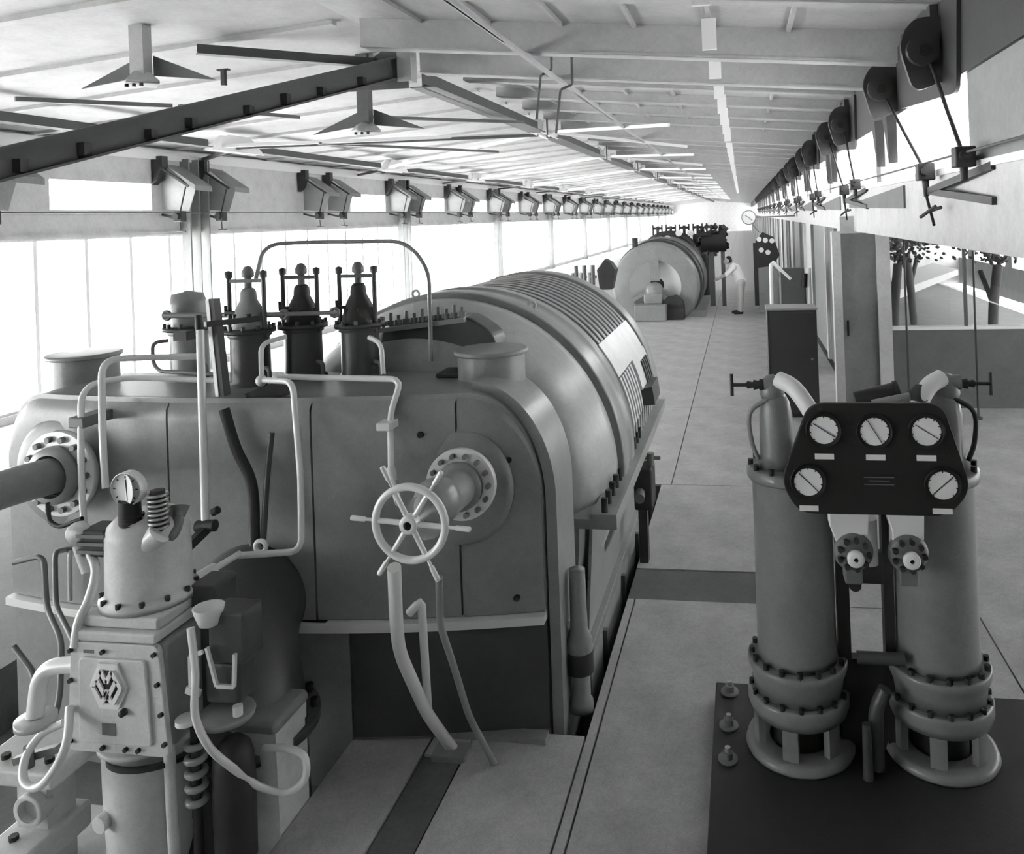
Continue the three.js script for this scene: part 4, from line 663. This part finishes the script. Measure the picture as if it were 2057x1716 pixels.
// ---------------------------------------------------------------- filter columns and gauge panel on the right
{
  const t = thing('base_block', 'dark steel base block with hold-down nuts under the filter columns', 'base', [0.7, 0, -4.1]);
  obj('block', box(-0.24, 1.5, 0.0, 0.1, -4.62, -3.0, 0.01), M.iron, t);
  for (const z of [-4.52, -4.22, -3.96]) { const b = obj('hold_down_nut', [turned([[0.02, 0], [0.05, 0], [0.05, 0.012], [0.02, 0.012]], [-0.16, 0.1, z], [-0.16, 9, z], 24), bolt([-0.16, 0.112, z], [0, 1, 0], 0.028, 0.03)], M.plateGrey, t); obj('stud', cyl([-0.16, 0.14, z], [-0.16, 0.165, z], 0.014), M.steel, b); }
}
function column(x, z, label, mirror) {
  const t = thing('filter_column', label, 'column', [x, 0.1, z], 'tall filter columns behind the gauge panel'), up = [x, 9, z], at = [x, 0, z];
  obj('foot_ring', turned([[0.15, 0.1], [0.262, 0.1], [0.27, 0.115], [0.262, 0.14], [0.24, 0.15], [0.15, 0.15]], at, up, 64), M.column, t);
  obj('foot_core', turned([[0, 0.1], [0.13, 0.1], [0.13, 0.36], [0, 0.36]], at, up, 32), M.iron, t);
  for (const a of [15, 75, 135, 195, 255, 315]) { const q = (a - 90) * Math.PI / 180, h = 0.2; obj('foot_pillar', shell((u, v) => [x + 0.225 * Math.cos(q + h * (u - 0.5) * 2 * 0.85), 0.14 + 0.2 * v, z + 0.225 * Math.sin(q + h * (u - 0.5) * 2 * 0.85)], (u, v) => [x + 0.19 * Math.cos(q + h * (u - 0.5) * 2), 0.14 + 0.2 * v, z + 0.19 * Math.sin(q + h * (u - 0.5) * 2)], 6, 1), M.column, t); }
  obj('lower_flange', turned([[0.1, 0.28], [0.235, 0.3], [0.25, 0.34], [0.25, 0.385], [0.24, 0.395], [0.235, 0.4], [0.1, 0.4]], at, up, 64), M.column, t);
  obj('neck', turned([[0.1, 0.4], [0.218, 0.4], [0.226, 0.47], [0.245, 0.52], [0.248, 0.55], [0.235, 0.56], [0.1, 0.56]], at, up, 64), M.column, t);
  for (const [c, s] of ringAt(16, 0.232, (c, s) => [c, s])) obj('bolt', bolt([x + c, 0.395, z + s], [0, 1, 0], 0.014, 0.025), M.iron, t);
  for (const [c, s] of ringAt(16, 0.225, (c, s) => [c, s])) obj('bolt', bolt([x + c, 0.555, z + s], [0, 1, 0], 0.015, 0.03), M.iron, t);
  obj('shell', turned([[0.1, 0.56], [0.2, 0.56], [0.196, 0.6], [0.194, 1.45], [0.2, 1.46], [0.1, 1.46]], at, up, 64), M.column, t);
  obj('top_flange', turned([[0.05, 1.46], [0.215, 1.46], [0.22, 1.47], [0.22, 1.51], [0.2, 1.52], [0.05, 1.52]], at, up, 56), M.column, t);
  for (const [c, s] of ringAt(12, 0.2, (c, s) => [c, s])) obj('bolt', bolt([x + c, 1.515, z + s], [0, 1, 0], 0.015, 0.03), M.iron, t);
  const m = mirror ? 1 : -1, vx = x + m * 0.06;
  obj('valve_bottle', turned([[0, 1.52], [0.11, 1.52], [0.085, 1.58], [0.082, 1.78], [0.07, 1.84], [0.05, 1.88], [0, 1.88]], [vx, 0, z + 0.02], [vx + m * 0.03, 9, z + 0.02], 36), M.column, t);
  obj('valve_head', [turned([[0, 0], [0.05, 0], [0.062, 0.03], [0.055, 0.09], [0.03, 0.12], [0, 0.13]], [vx + m * 0.02, 1.85, z + 0.02], [vx + m * 0.02, 9, z + 0.05], 28), cyl([vx - 0.06, 1.93, z + 0.04], [vx + 0.08, 1.94, z + 0.04], 0.035)], M.column, t);
  const sp = [vx + m * 0.05, 1.93, z + 0.04];
  const hd = obj('spindle', turned([[0, 0], [0.03, 0], [0.028, 0.03], [0.02, 0.035], [0.026, 0.06], [0.014, 0.065], [0.02, 0.09], [0.009, 0.1], [0.009, 0.17], [0, 0.17]], sp, [sp[0] + m, sp[1], sp[2]], 20), M.iron, t);
  obj('tee_handle', cyl([sp[0] + m * 0.17, sp[1] - 0.055, sp[2]], [sp[0] + m * 0.17, sp[1] + 0.055, sp[2]], 0.009), M.iron, hd);
  obj('bright_pipe', hose([[vx - m * 0.01, 1.96, z + 0.05], [vx - m * 0.08, 1.93, z + 0.1], [vx - m * 0.16, 1.82, z + 0.16], [vx - m * 0.22, 1.7, z + 0.2]], 0.042, 20), M.white, t);
  obj('side_tube', hose([[vx + m * 0.03, 1.87, z + 0.06], [vx + m * 0.13, 1.8, z + 0.06], [vx + m * 0.13, 1.65, z + 0.06], [vx + m * 0.1, 1.56, z + 0.06]], 0.012), mirror ? M.iron : M.machine, t);
}
column(0.2, -4.12, 'left of two tall grey filter columns on bolted flanges', false);
column(0.885, -4.14, 'right of two tall grey filter columns on bolted flanges', true);
{
  const t = thing('instrument_board', 'black six-sided instrument panel with five white dials on the columns', 'panel', [0.55, 1.4, -3.7]);
  const z = -3.7, P = [[0.273, 1.923, -3.7], [0.844, 1.924, -3.7], [0.953, 1.545, -3.7], [0.855, 1.431, -3.7], [0.212, 1.429, -3.7], [0.137, 1.568, -3.7]];
  obj('plate', outline(rounded(P.map(([x, y]) => [x, y]), 0.07, 8), 0.018, 0.004).translate(0, 0, z - 0.02), M.panelBlack, t);
  obj('fixing_bar', [box(0.4, 0.69, 1.58, 1.66, -4.1, z - 0.02)], M.iron, t);
  obj('name_plate', box(0.475, 0.655, 1.545, 1.615, z, z + 0.004), M.black, t);
  for (let k = 0; k < 3; k++) obj('etched_line', box(0.5 + 0.02 * (k % 2), 0.63 - 0.02 * (k % 2), 1.594 - k * 0.016, 1.598 - k * 0.016, z + 0.004, z + 0.0052), M.plateGrey, t);
  const dials = [[[0.331, 1.808, -3.7], -33, [0.331, 1.687, -3.7]], [[0.552, 1.803, -3.7], -60, [0.554, 1.685, -3.7]], [[0.773, 1.805, -3.7], -33, [0.771, 1.685, -3.7]], [[0.255, 1.573, -3.7], -44, [0.255, 1.451, -3.7]], [[0.835, 1.567, -3.7], 42, [0.831, 1.45, -3.7]]];
  for (const [c, ang, lb] of dials) {
    const g = obj('gauge', turned([[0.062, 0], [0.079, 0], [0.08, 0.012], [0.077, 0.02], [0.074, 0.012], [0.062, 0.012]], [c[0], c[1], z + 0.0], [c[0], c[1], 5], 56), M.black, t);
    obj('dial', cyl([c[0], c[1], z], [c[0], c[1], z + 0.01], 0.076, 0.076, 48), M.dial, g);
    const a = ang * Math.PI / 180;
    obj('needle', [bar([c[0] - 0.055 * Math.cos(a), c[1] - 0.055 * Math.sin(a), z + 0.013], [c[0] + 0.058 * Math.cos(a), c[1] + 0.058 * Math.sin(a), z + 0.013], 0.003, 0.003)], M.ink, g);
    const ticks = []; for (let k = 0; k < 9; k++) { const b = (-45 + k * 33.75) * Math.PI / 180; ticks.push(bar([c[0] + 0.056 * Math.cos(b), c[1] + 0.056 * Math.sin(b), z + 0.0115], [c[0] + 0.063 * Math.cos(b), c[1] + 0.063 * Math.sin(b), z + 0.0115], 0.004, 0.004)); }
    obj('scale_marks', ticks, M.ink, g);
    obj('tag', box(lb[0] - 0.042, lb[0] + 0.042, lb[1] - 0.0125, lb[1] + 0.0125, z, z + 0.004), M.white, t);
  }
  const w = thing('panel_bracket', 'white cranked bracket below the panel, left of the two', 'bracket', [0.42, 1.2, -3.8], 'white brackets under the gauge panel');
  for (const [k, gp, x0, x1] of [[0, null, 1655, 1728], [1, null, 1772, 1840]]) {
    const b = k ? thing('panel_bracket', 'white cranked bracket below the panel, right of the two', 'bracket', [0.7, 1.2, -3.8], 'white brackets under the gauge panel') : w;
    const cx = k ? 0.685 : 0.44, y = 1.43;
    obj('arm', outline(k ? [[cx - 0.085, y], [cx + 0.075, y], [cx + 0.07, y - 0.13], [cx - 0.06, y - 0.2], [cx - 0.055, y - 0.1]] : [[cx - 0.085, y], [cx + 0.08, y], [cx + 0.075, y - 0.11], [cx - 0.015, y - 0.12], [cx - 0.015, y - 0.24], [cx - 0.06, y - 0.15], [cx - 0.085, y - 0.08]], 0.08, 0.006).translate(0, 0, -3.84), M.white, b);
    obj('stay', box(cx - 0.03, cx + 0.02, 1.33, 1.38, -4.1, -3.84), M.machine, b);
    const vx = k ? 0.69 : 0.45, v = thing('needle_valve', (k ? 'right' : 'left') + ' of two small knobbed valves below the gauge panel', 'valve', [vx, 1.2, -3.72], 'knobbed valves under the gauge panel');
    obj('body', [turned([[0, 0], [0.085, 0], [0.09, 0.02], [0.07, 0.05], [0, 0.06]], [vx, 1.235, -3.78], [vx, 1.235, 5], 36), box(vx - 0.04, vx + 0.04, 1.08, 1.24, -3.86, -3.76, 0.01)], M.plateGrey, v);
    for (let j = 0; j < 9; j++) { const a = j / 9 * 6.28; obj('nut', bolt([vx + 0.065 * Math.cos(a), 1.235 + 0.065 * Math.sin(a), -3.74], [0, 0, 1], 0.013, 0.03), M.iron, v); }
    obj('knob', turned([[0.01, 0], [0.037, 0], [0.038, 0.02], [0.03, 0.028], [0.01, 0.028]], [vx, 1.235, -3.69], [vx, 1.235, 5], 28), M.white, v);
    obj('stem', cyl([vx, 1.235, -3.72], [vx, 1.235, -3.672], 0.01), M.ink, v);
  }
  const r = thing('riser_frame', 'dark pipe frame between the columns around a bright gap', 'frame', [0.54, 0.1, -4.1]);
  for (const [a, b] of [[0.405, 0.465], [0.63, 0.68]]) obj('upright', box(a, b, 0.1, 1.66, -4.18, -4.1), M.iron, r);
  for (const [a, b] of [[0.93, 1.08], [0.1, 0.55], [1.58, 1.64]]) obj('crosspiece', box(0.46, 0.635, a, b, -4.17, -4.11), M.iron, r);
  obj('knob', cyl([0.49, 0.94, -4.1], [0.49, 0.94, -4.06], 0.03), M.iron, r);
  obj('manifold', [pipe([[0.55, 0.12, -3.95], [0.55, 0.4, -3.95], [0.6, 0.5, -3.95]], 0.035, 0.06), cyl([0.5, 0.1, -3.9], [0.5, 0.36, -3.9], 0.025, 0.02), cyl([0.48, 0.62, -4.0], [0.7, 0.62, -4.0], 0.03)], M.machineDark, r);
  obj('sleeve', cyl([0.55, 1.08, -4.0], [0.55, 1.3, -4.0], 0.045), M.machineLight, r);
  const s = thing('rolled_cover', 'dark rolled cover lying on top of the gauge panel', 'roll', [0.567, 1.859, -4.1]); obj('roll', [cyl([0.526, 1.844, -4.1], [0.722, 1.888, -4.1], 0.045, 0.05), cyl([0.718, 1.888, -4.1], [0.737, 1.893, -4.1], 0.055)], M.iron, s); obj('strap', cyl([0.592, 1.853, -4], [0.773, 1.891, -4], 0.02), M.machine, s);
  const n = thing('lock_ring', 'small dark ring nut beside the right column valve', 'ring', [0.796, 1.894, -4]); obj('ring', cyl([0.787, 1.865, -4.05], [0.815, 1.91, -3.98], 0.045), M.iron, n);
}

// ---------------------------------------------------------------- right side further back
{
  const t = thing('switch_cabinet', 'tall dark control cabinet behind the left filter column', 'cabinet', [0.62, 0, -11.3]);
  obj('body', box(0.29, 0.95, 0.06, 1.46, -11.5, -11.02, 0.01), M.iron, t); obj('plinth', box(0.31, 0.93, 0, 0.06, -11.48, -11.05), M.black, t);
  obj('top', box(0.275, 0.965, 1.46, 1.49, -11.52, -11.0, 0.008), M.machine, t); obj('door', box(0.32, 0.92, 0.1, 1.43, -11.025, -11.008), M.iron, t); obj('door_knob', cyl([0.87, 0.8, -11.01], [0.87, 0.8, -10.98], 0.015), M.plateGrey, t);
  const w = thing('white_frame', 'white pipe frame holding a dark box beyond the cabinet', 'frame', [0.8, 0, -15]);
  obj('tube', pipe([[0.48, 0, -15], [0.5, 1.9, -15], [0.85, 1.55, -15]], 0.035, 0.05), M.white, w); obj('tube', cyl([1.17, 0, -15], [1.17, 1.75, -15], 0.05), M.white, w); obj('tube', cyl([0.5, 0.93, -15], [1.17, 0.93, -15], 0.04), M.white, w);
  obj('box', box(0.66, 1.1, 0.95, 1.75, -15.25, -14.98, 0.02), M.beamDark, w); obj('handset', [cyl([1.08, 1.4, -14.96], [1.1, 1.65, -14.94], 0.05), cyl([1.1, 1.0, -14.95], [1.1, 1.4, -14.95], 0.015)], M.black, w);
  const i = thing('instrument_stand', 'instrument stand with a cluster of small dials beyond the man', 'stand', [0.6, 0, -22.6]);
  obj('post', box(0.28, 0.42, 0.2, 1.95, -22.7, -22.6), M.iron, i); obj('cabinet', box(0.4, 0.95, 0, 1.3, -23, -22.55, 0.02), M.machine, i); obj('panel', outline([[0.35, 1.25], [0.8, 1.3], [1.0, 1.6], [0.85, 2.1], [0.55, 2.25], [0.35, 2.0]], 0.06).translate(0, 0, -22.6), M.iron, i);
  for (const [x, y] of [[0.45, 2.05], [0.62, 2.02], [0.8, 2.0], [0.5, 1.75], [0.68, 1.68]]) obj('dial', cyl([x, y, -22.55], [x, y, -22.51], 0.07), M.dial, i);
  const c = thing('wall_clock', 'round white clock on a short arm at the right wall', 'clock', [0.22, 2.55, -24]);
  obj('rim', turned([[0.16, 0], [0.215, 0], [0.22, 0.03], [0.2, 0.06], [0.19, 0.04], [0.16, 0.04]], [0.2, 2.66, -24.05], [0.2, 2.66, 0], 40), M.plateGrey, c); const f = obj('face', cyl([0.2, 2.66, -24.05], [0.2, 2.66, -24.0], 0.195), M.dial, c);
  obj('hand', [bar([0.2, 2.66, -23.99], [0.3, 2.56, -23.99], 0.02, 0.01), bar([0.2, 2.66, -23.99], [0.1, 2.72, -23.99], 0.02, 0.01)], M.ink, f); obj('arm', [bar([0.4, 2.66, -24.06], [1.55, 2.66, -24.06], 0.04, 0.04), bar([0.3, 2.45, -24.04], [0.5, 2.2, -24.04], 0.03, 0.03)], M.plateGrey, c);
}
// ---------------------------------------------------------------- the second machine down the hall
function farMachine(dz, label1, label2, label3) {
  const x = -2.42, y = 0.86, z = -21.8 + dz;
  const t = thing('generator', label1, 'generator', [x, 0, z - 2], 'generators down the hall');
  const A = (q) => [x, y, q], ring = (p, q) => turned(p, A(q), A(q - 1), 64);
  obj('end_ring', ring([[0.72, 0], [1.12, 0], [1.2, 0.08], [1.22, 0.35], [0.72, 0.35]], z), M.machine, t);
  obj('inner_shell', ring([[0.2, 0.5], [0.72, 0.12], [0.76, 0.05], [0.74, 0.5]], z), M.white, t);
  for (let k = 0; k < 3; k++) { const a = (90 + k * 120) * Math.PI / 180; obj('spider_arm', bar([x + 0.15 * Math.cos(a), y + 0.15 * Math.sin(a), z - 0.02], [x + 0.8 * Math.cos(a), y + 0.8 * Math.sin(a), z - 0.02], 0.24, 0.1), M.machine, t); }
  obj('bearing', turned([[0, 0], [0.22, 0], [0.24, -0.25], [0.15, -0.35], [0, -0.35]], [x, y - 0.1, z], [x, y - 0.1, z - 1], 32), M.machine, t);
  obj('groove', ring([[0.7, 0], [1.13, 0], [1.13, 0.3], [0.7, 0.3]], z - 0.35), M.machineDark, t);
  obj('stator', ring([[0.7, 0], [1.25, 0], [1.27, 0.05], [1.27, 0.5], [1.2, 0.52], [1.2, 0.9], [1.27, 0.92], [1.27, 2.4], [1.1, 2.6], [0.7, 2.6]], z - 0.65), M.machineDark, t);
  for (let k = 0; k < 4; k++) obj('rib', ring([[1.2, 0], [1.3, 0], [1.3, 0.1], [1.2, 0.1]], z - 1.7 - k * 0.4), M.machine, t);
  obj('pedestal', [box(x - 0.5, x + 0.35, 0, 0.42, z - 0.1, z + 0.75, 0.03), box(x - 0.28, x + 0.22, 0.42, 0.7, z, z + 0.4, 0.05)], M.machine, t);
  obj('exciter', [cyl([x + 0.5, 0.32, z + 0.35], [x + 0.5, 0.32, z - 0.1], 0.3), box(x + 0.2, x + 0.8, 0, 0.3, z - 0.2, z + 0.5)], M.iron, t);
  obj('base_frame', box(x - 1.2, x + 1.35, 0, 0.16, z - 4.25, z - 0.1), M.machine, t);
  obj('lifting_lug', cyl([x - 0.55, y + 1.1, z - 0.2], [x - 0.55, y + 1.35, z - 0.2], 0.09), M.iron, t);
  const c = thing('compressor_casing', label2, 'machine', [x, 0, z - 6], 'casings down the hall');
  obj('casing', [box(x - 1.3, x + 1.3, 0, 1.5, z - 7.2, z - 4.4, 0.15), cyl([x, 1.2, z - 4.3], [x, 1.2, z - 4.8], 1.0, 1.1, 40)], M.iron, c);
  const vs = [];
  for (let k = 0; k < 5; k++) { const vx = x - 0.4 + k * 0.45; obj('valve', [cyl([vx, 1.4, z - 4.9], [vx, 2.1, z - 4.9], 0.17, 0.13), cyl([vx, 2.1, z - 4.9], [vx, 2.45, z - 4.9], 0.05), cyl([vx - 0.16, 2.38, z - 4.9], [vx + 0.16, 2.38, z - 4.9], 0.04), cyl([vx - 0.15, 1.9, z - 4.9], [vx - 0.15, 2.5, z - 4.9], 0.03), cyl([vx + 0.15, 1.9, z - 4.9], [vx + 0.15, 2.5, z - 4.9], 0.03)], M.iron, c); }
  const s = thing('gauge_stand', label3, 'stand', [-0.9, 0, z - 2.5], 'gauge stands down the hall');
  const gx = -0.95, gz = z - 2.6;
  obj('mast', [box(gx - 0.08, gx + 0.08, 0, 1.9, gz - 0.06, gz + 0.06), box(gx + 0.28, gx + 0.4, 0, 1.8, gz - 0.06, gz + 0.06)], M.plateGrey, s);
  const head = []; seed = 91 + dz; for (let k = 0; k < 60; k++) { const a = rnd() * 6.28, r = 0.52 * Math.sqrt(rnd()); head.push(box(-0.06, 0.06, -0.06, 0.06, -0.06, 0.06).rotateX(rnd() * 3).rotateZ(rnd() * 3).translate(gx + 0.08 + r * Math.cos(a), 2.06 + 0.42 * Math.sin(a) * r / 0.52, gz + 0.3 * (rnd() - 0.5))); }
  obj('pipe_cluster', [...head, cyl([gx - 0.3, 1.95, gz], [gx + 0.45, 1.95, gz], 0.3)], M.iron, s).userData.kind = 'stuff';
  for (const [dx, dy] of [[-0.95, 0.26], [-0.6, 0.25], [-1.3, 0.1]]) obj('dial', cyl([gx + dx, 2.0 + dy, gz + 0.3], [gx + dx, 2.0 + dy, gz + 0.35], 0.1, 0.1, 20), M.dial, s);
  obj('dial_bar', box(gx - 1.45, gx, 2.16, 2.22, gz + 0.22, gz + 0.3), M.iron, s);
}
farMachine(0, 'grey generator down the hall with a spoked open end bell', 'dark casing with upright valves behind the far generator', 'dark gauge and pipe cluster on a stand above the far generator');
{
  const t = thing('valve_cluster', 'pale cluster of small fittings beside the dark column in mid hall', 'fittings', [-3.6, 1.0, -14.5]);
  obj('column_pipe', cyl([-2.98, -0.02, -14.8], [-2.98, 1.62, -14.8], 0.1), M.machine, t);
  for (let k = 0; k < 6; k++) obj('fitting', [cyl([-3.2 + k * 0.08, 1.55, -14.7], [-3.2 + k * 0.08, 1.78 + 0.14 * (k % 2), -14.7], 0.04), cyl([-3.25 + k * 0.08, 1.7, -14.7], [-3.13 + k * 0.08, 1.7, -14.7], 0.03)], k % 2 ? M.plateGrey : M.machineLight, t);
  const d = thing('dark_hood', 'dark angular hood standing left of the far generator', 'hood', [-2.5, 0, -14.2]);
  obj('hood', outline([[-2.56, 1.52], [-2.36, 1.52], [-2.28, 1.86], [-2.36, 1.98], [-2.46, 2.04], [-2.6, 1.86]], 0.3, 0.01).translate(0, 0, -14.4), M.iron, d); obj('mast', box(-2.52, -2.4, -0.02, 1.54, -14.32, -14.2), M.machineLight, d);
}

// ---------------------------------------------------------------- the man
function blob(bones, bounds, cells) {                               // one skin around tapered capsules joined by a smooth minimum
  const [c, s] = bounds, n = cells, mc = new MarchingCubes(n, M.skin, false, false, 400000); mc.isolation = 0;
  const seg = bones.map(([a, b, r0, r1]) => [V(a), V(b), r0, r1]), p = new THREE.Vector3(), ab = new THREE.Vector3(), k = 0.03;
  for (let z = 0; z < n; z++) for (let y = 0; y < n; y++) for (let x = 0; x < n; x++) {
    p.set(c[0] + s * (2 * x / n - 1), c[1] + s * (2 * y / n - 1), c[2] + s * (2 * z / n - 1));
    let d = 1e3;
    for (const [a, b, r0, r1] of seg) {
      ab.copy(b).sub(a); const t = Math.max(0, Math.min(1, p.clone().sub(a).dot(ab) / ab.lengthSq())), q = p.distanceTo(ab.multiplyScalar(t).add(a)) - (r0 + (r1 - r0) * t), h = Math.max(0, k - Math.abs(d - q)) / k;
      d = Math.min(d, q) - h * h * k / 4;
    }
    mc.field[x + y * n + z * n * n] = -d;
  }
  mc.update();
  const count = mc.count, g = new THREE.BufferGeometry();
  g.setAttribute('position', new THREE.BufferAttribute(mc.positionArray.slice(0, count * 3), 3));
  g.setAttribute('normal', new THREE.BufferAttribute(mc.normalArray.slice(0, count * 3), 3));
  return g.scale(s, s, s).translate(...c);
}
{
  const fx = -0.14, fz = -22.4, t = thing('person', 'man in white shirt and pale trousers bending over a machine with one arm out', 'person', [fx, 0, fz]);
  const hipL = [fx + 0.06, 0.86, fz + 0.09], hipR = [fx + 0.06, 0.86, fz - 0.09], chest = [fx - 0.1, 1.24, fz], neck = [fx - 0.2, 1.4, fz], head = [fx - 0.29, 1.5, fz + 0.01];
  const shL = [fx - 0.13, 1.32, fz + 0.17], shR = [fx - 0.13, 1.32, fz - 0.17], elL = [fx - 0.32, 1.1, fz + 0.2], haL = [fx - 0.56, 1.0, fz + 0.14], elR = [fx - 0.35, 1.1, fz - 0.2], haR = [fx - 0.6, 0.98, fz - 0.14];
  const legs = [[hipL, [fx + 0.05, 0.47, fz + 0.09], 0.095, 0.06], [[fx + 0.05, 0.47, fz + 0.09], [fx + 0.03, 0.09, fz + 0.09], 0.058, 0.042], [hipR, [fx + 0.0, 0.47, fz - 0.09], 0.095, 0.06], [[fx + 0.0, 0.47, fz - 0.09], [fx - 0.02, 0.09, fz - 0.09], 0.058, 0.042], [hipL, hipR, 0.11, 0.11]];
  const arms = [[shL, elL, 0.052, 0.042], [shR, elR, 0.052, 0.042]], trunk = [[[fx + 0.05, 0.92, fz], chest, 0.13, 0.15], [chest, neck, 0.13, 0.06], [shL, shR, 0.065, 0.065]];
  const hand = (h, e) => { const d = V(h).sub(V(e)).normalize(), out = []; for (let i = 0; i < 4; i++) { const o = (i - 1.5) * 0.02, p = V(h).addScaledVector(d, 0.05).add(new THREE.Vector3(0, 0, o)), q = p.clone().addScaledVector(d, 0.05 + 0.01 * (i === 1 || i === 2)).add(new THREE.Vector3(0, -0.015, 0)); out.push([p.toArray(), q.toArray(), 0.009, 0.007]); } out.push([V(h).toArray(), V(h).addScaledVector(d, 0.05).toArray(), 0.036, 0.034], [V(h).add(new THREE.Vector3(0, 0.02, 0.02)).toArray(), V(h).addScaledVector(d, 0.05).add(new THREE.Vector3(0, 0.035, 0.04)).toArray(), 0.011, 0.008]); return out; };
  const fore = [[elL, haL, 0.04, 0.027], [elR, haR, 0.04, 0.027], ...hand(haL, elL), ...hand(haR, elR)];
  const face = [[head, [head[0] - 0.04, head[1] - 0.05, head[2]], 0.095, 0.07], [[head[0] - 0.1, head[1] - 0.02, head[2]], [head[0] - 0.115, head[1] - 0.045, head[2]], 0.012, 0.015], [neck, head, 0.055, 0.055], [[head[0], head[1] - 0.02, head[2] + 0.09], [head[0], head[1] - 0.05, head[2] + 0.09], 0.016, 0.012], [[head[0], head[1] - 0.02, head[2] - 0.09], [head[0], head[1] - 0.05, head[2] - 0.09], 0.016, 0.012]];
  const feet = [[[fx + 0.04, 0.05, fz + 0.09], [fx - 0.13, 0.035, fz + 0.1], 0.045, 0.035], [[fx - 0.02, 0.05, fz - 0.09], [fx - 0.19, 0.035, fz - 0.1], 0.045, 0.035]];
  const bounds = [[fx - 0.2, 0.8, fz], 0.88];
  obj('body', blob([...legs, ...arms, ...trunk, ...fore, ...face, ...feet], bounds, 120), M.skin, t);
  const grow = (l, q) => l.map(([a, b, r0, r1]) => [a, b, r0 + q, r1 + q]);
  obj('shirt', blob(grow([...trunk.slice(0, 1), [chest, [fx - 0.17, 1.35, fz], 0.13, 0.07], trunk[2], ...arms], 0.015), bounds, 80), M.cloth, t, 'white short-sleeved shirt');
  obj('trousers', blob(grow(legs, 0.014), bounds, 80), M.trousers, t, 'pale trousers');
  obj('hair', blob([[[head[0] + 0.025, head[1] + 0.03, head[2]], [head[0] + 0.04, head[1] - 0.01, head[2]], 0.09, 0.085]], [head, 0.2], 40), M.hair, t, 'short dark hair');
  obj('shoe', blob(grow(feet.slice(0, 1), 0.008), [[fx - 0.05, 0.06, fz], 0.25], 40), M.black, t); obj('shoe', blob(grow(feet.slice(1), 0.008), [[fx - 0.05, 0.06, fz], 0.25], 40), M.black, t);
}
for (const o of BASES) o.traverse((q) => { delete q.userData.base; delete q.userData.kindName; });
scene.traverse((q) => { delete q.userData.base; delete q.userData.kindName; });
renderer.render(scene, camera);
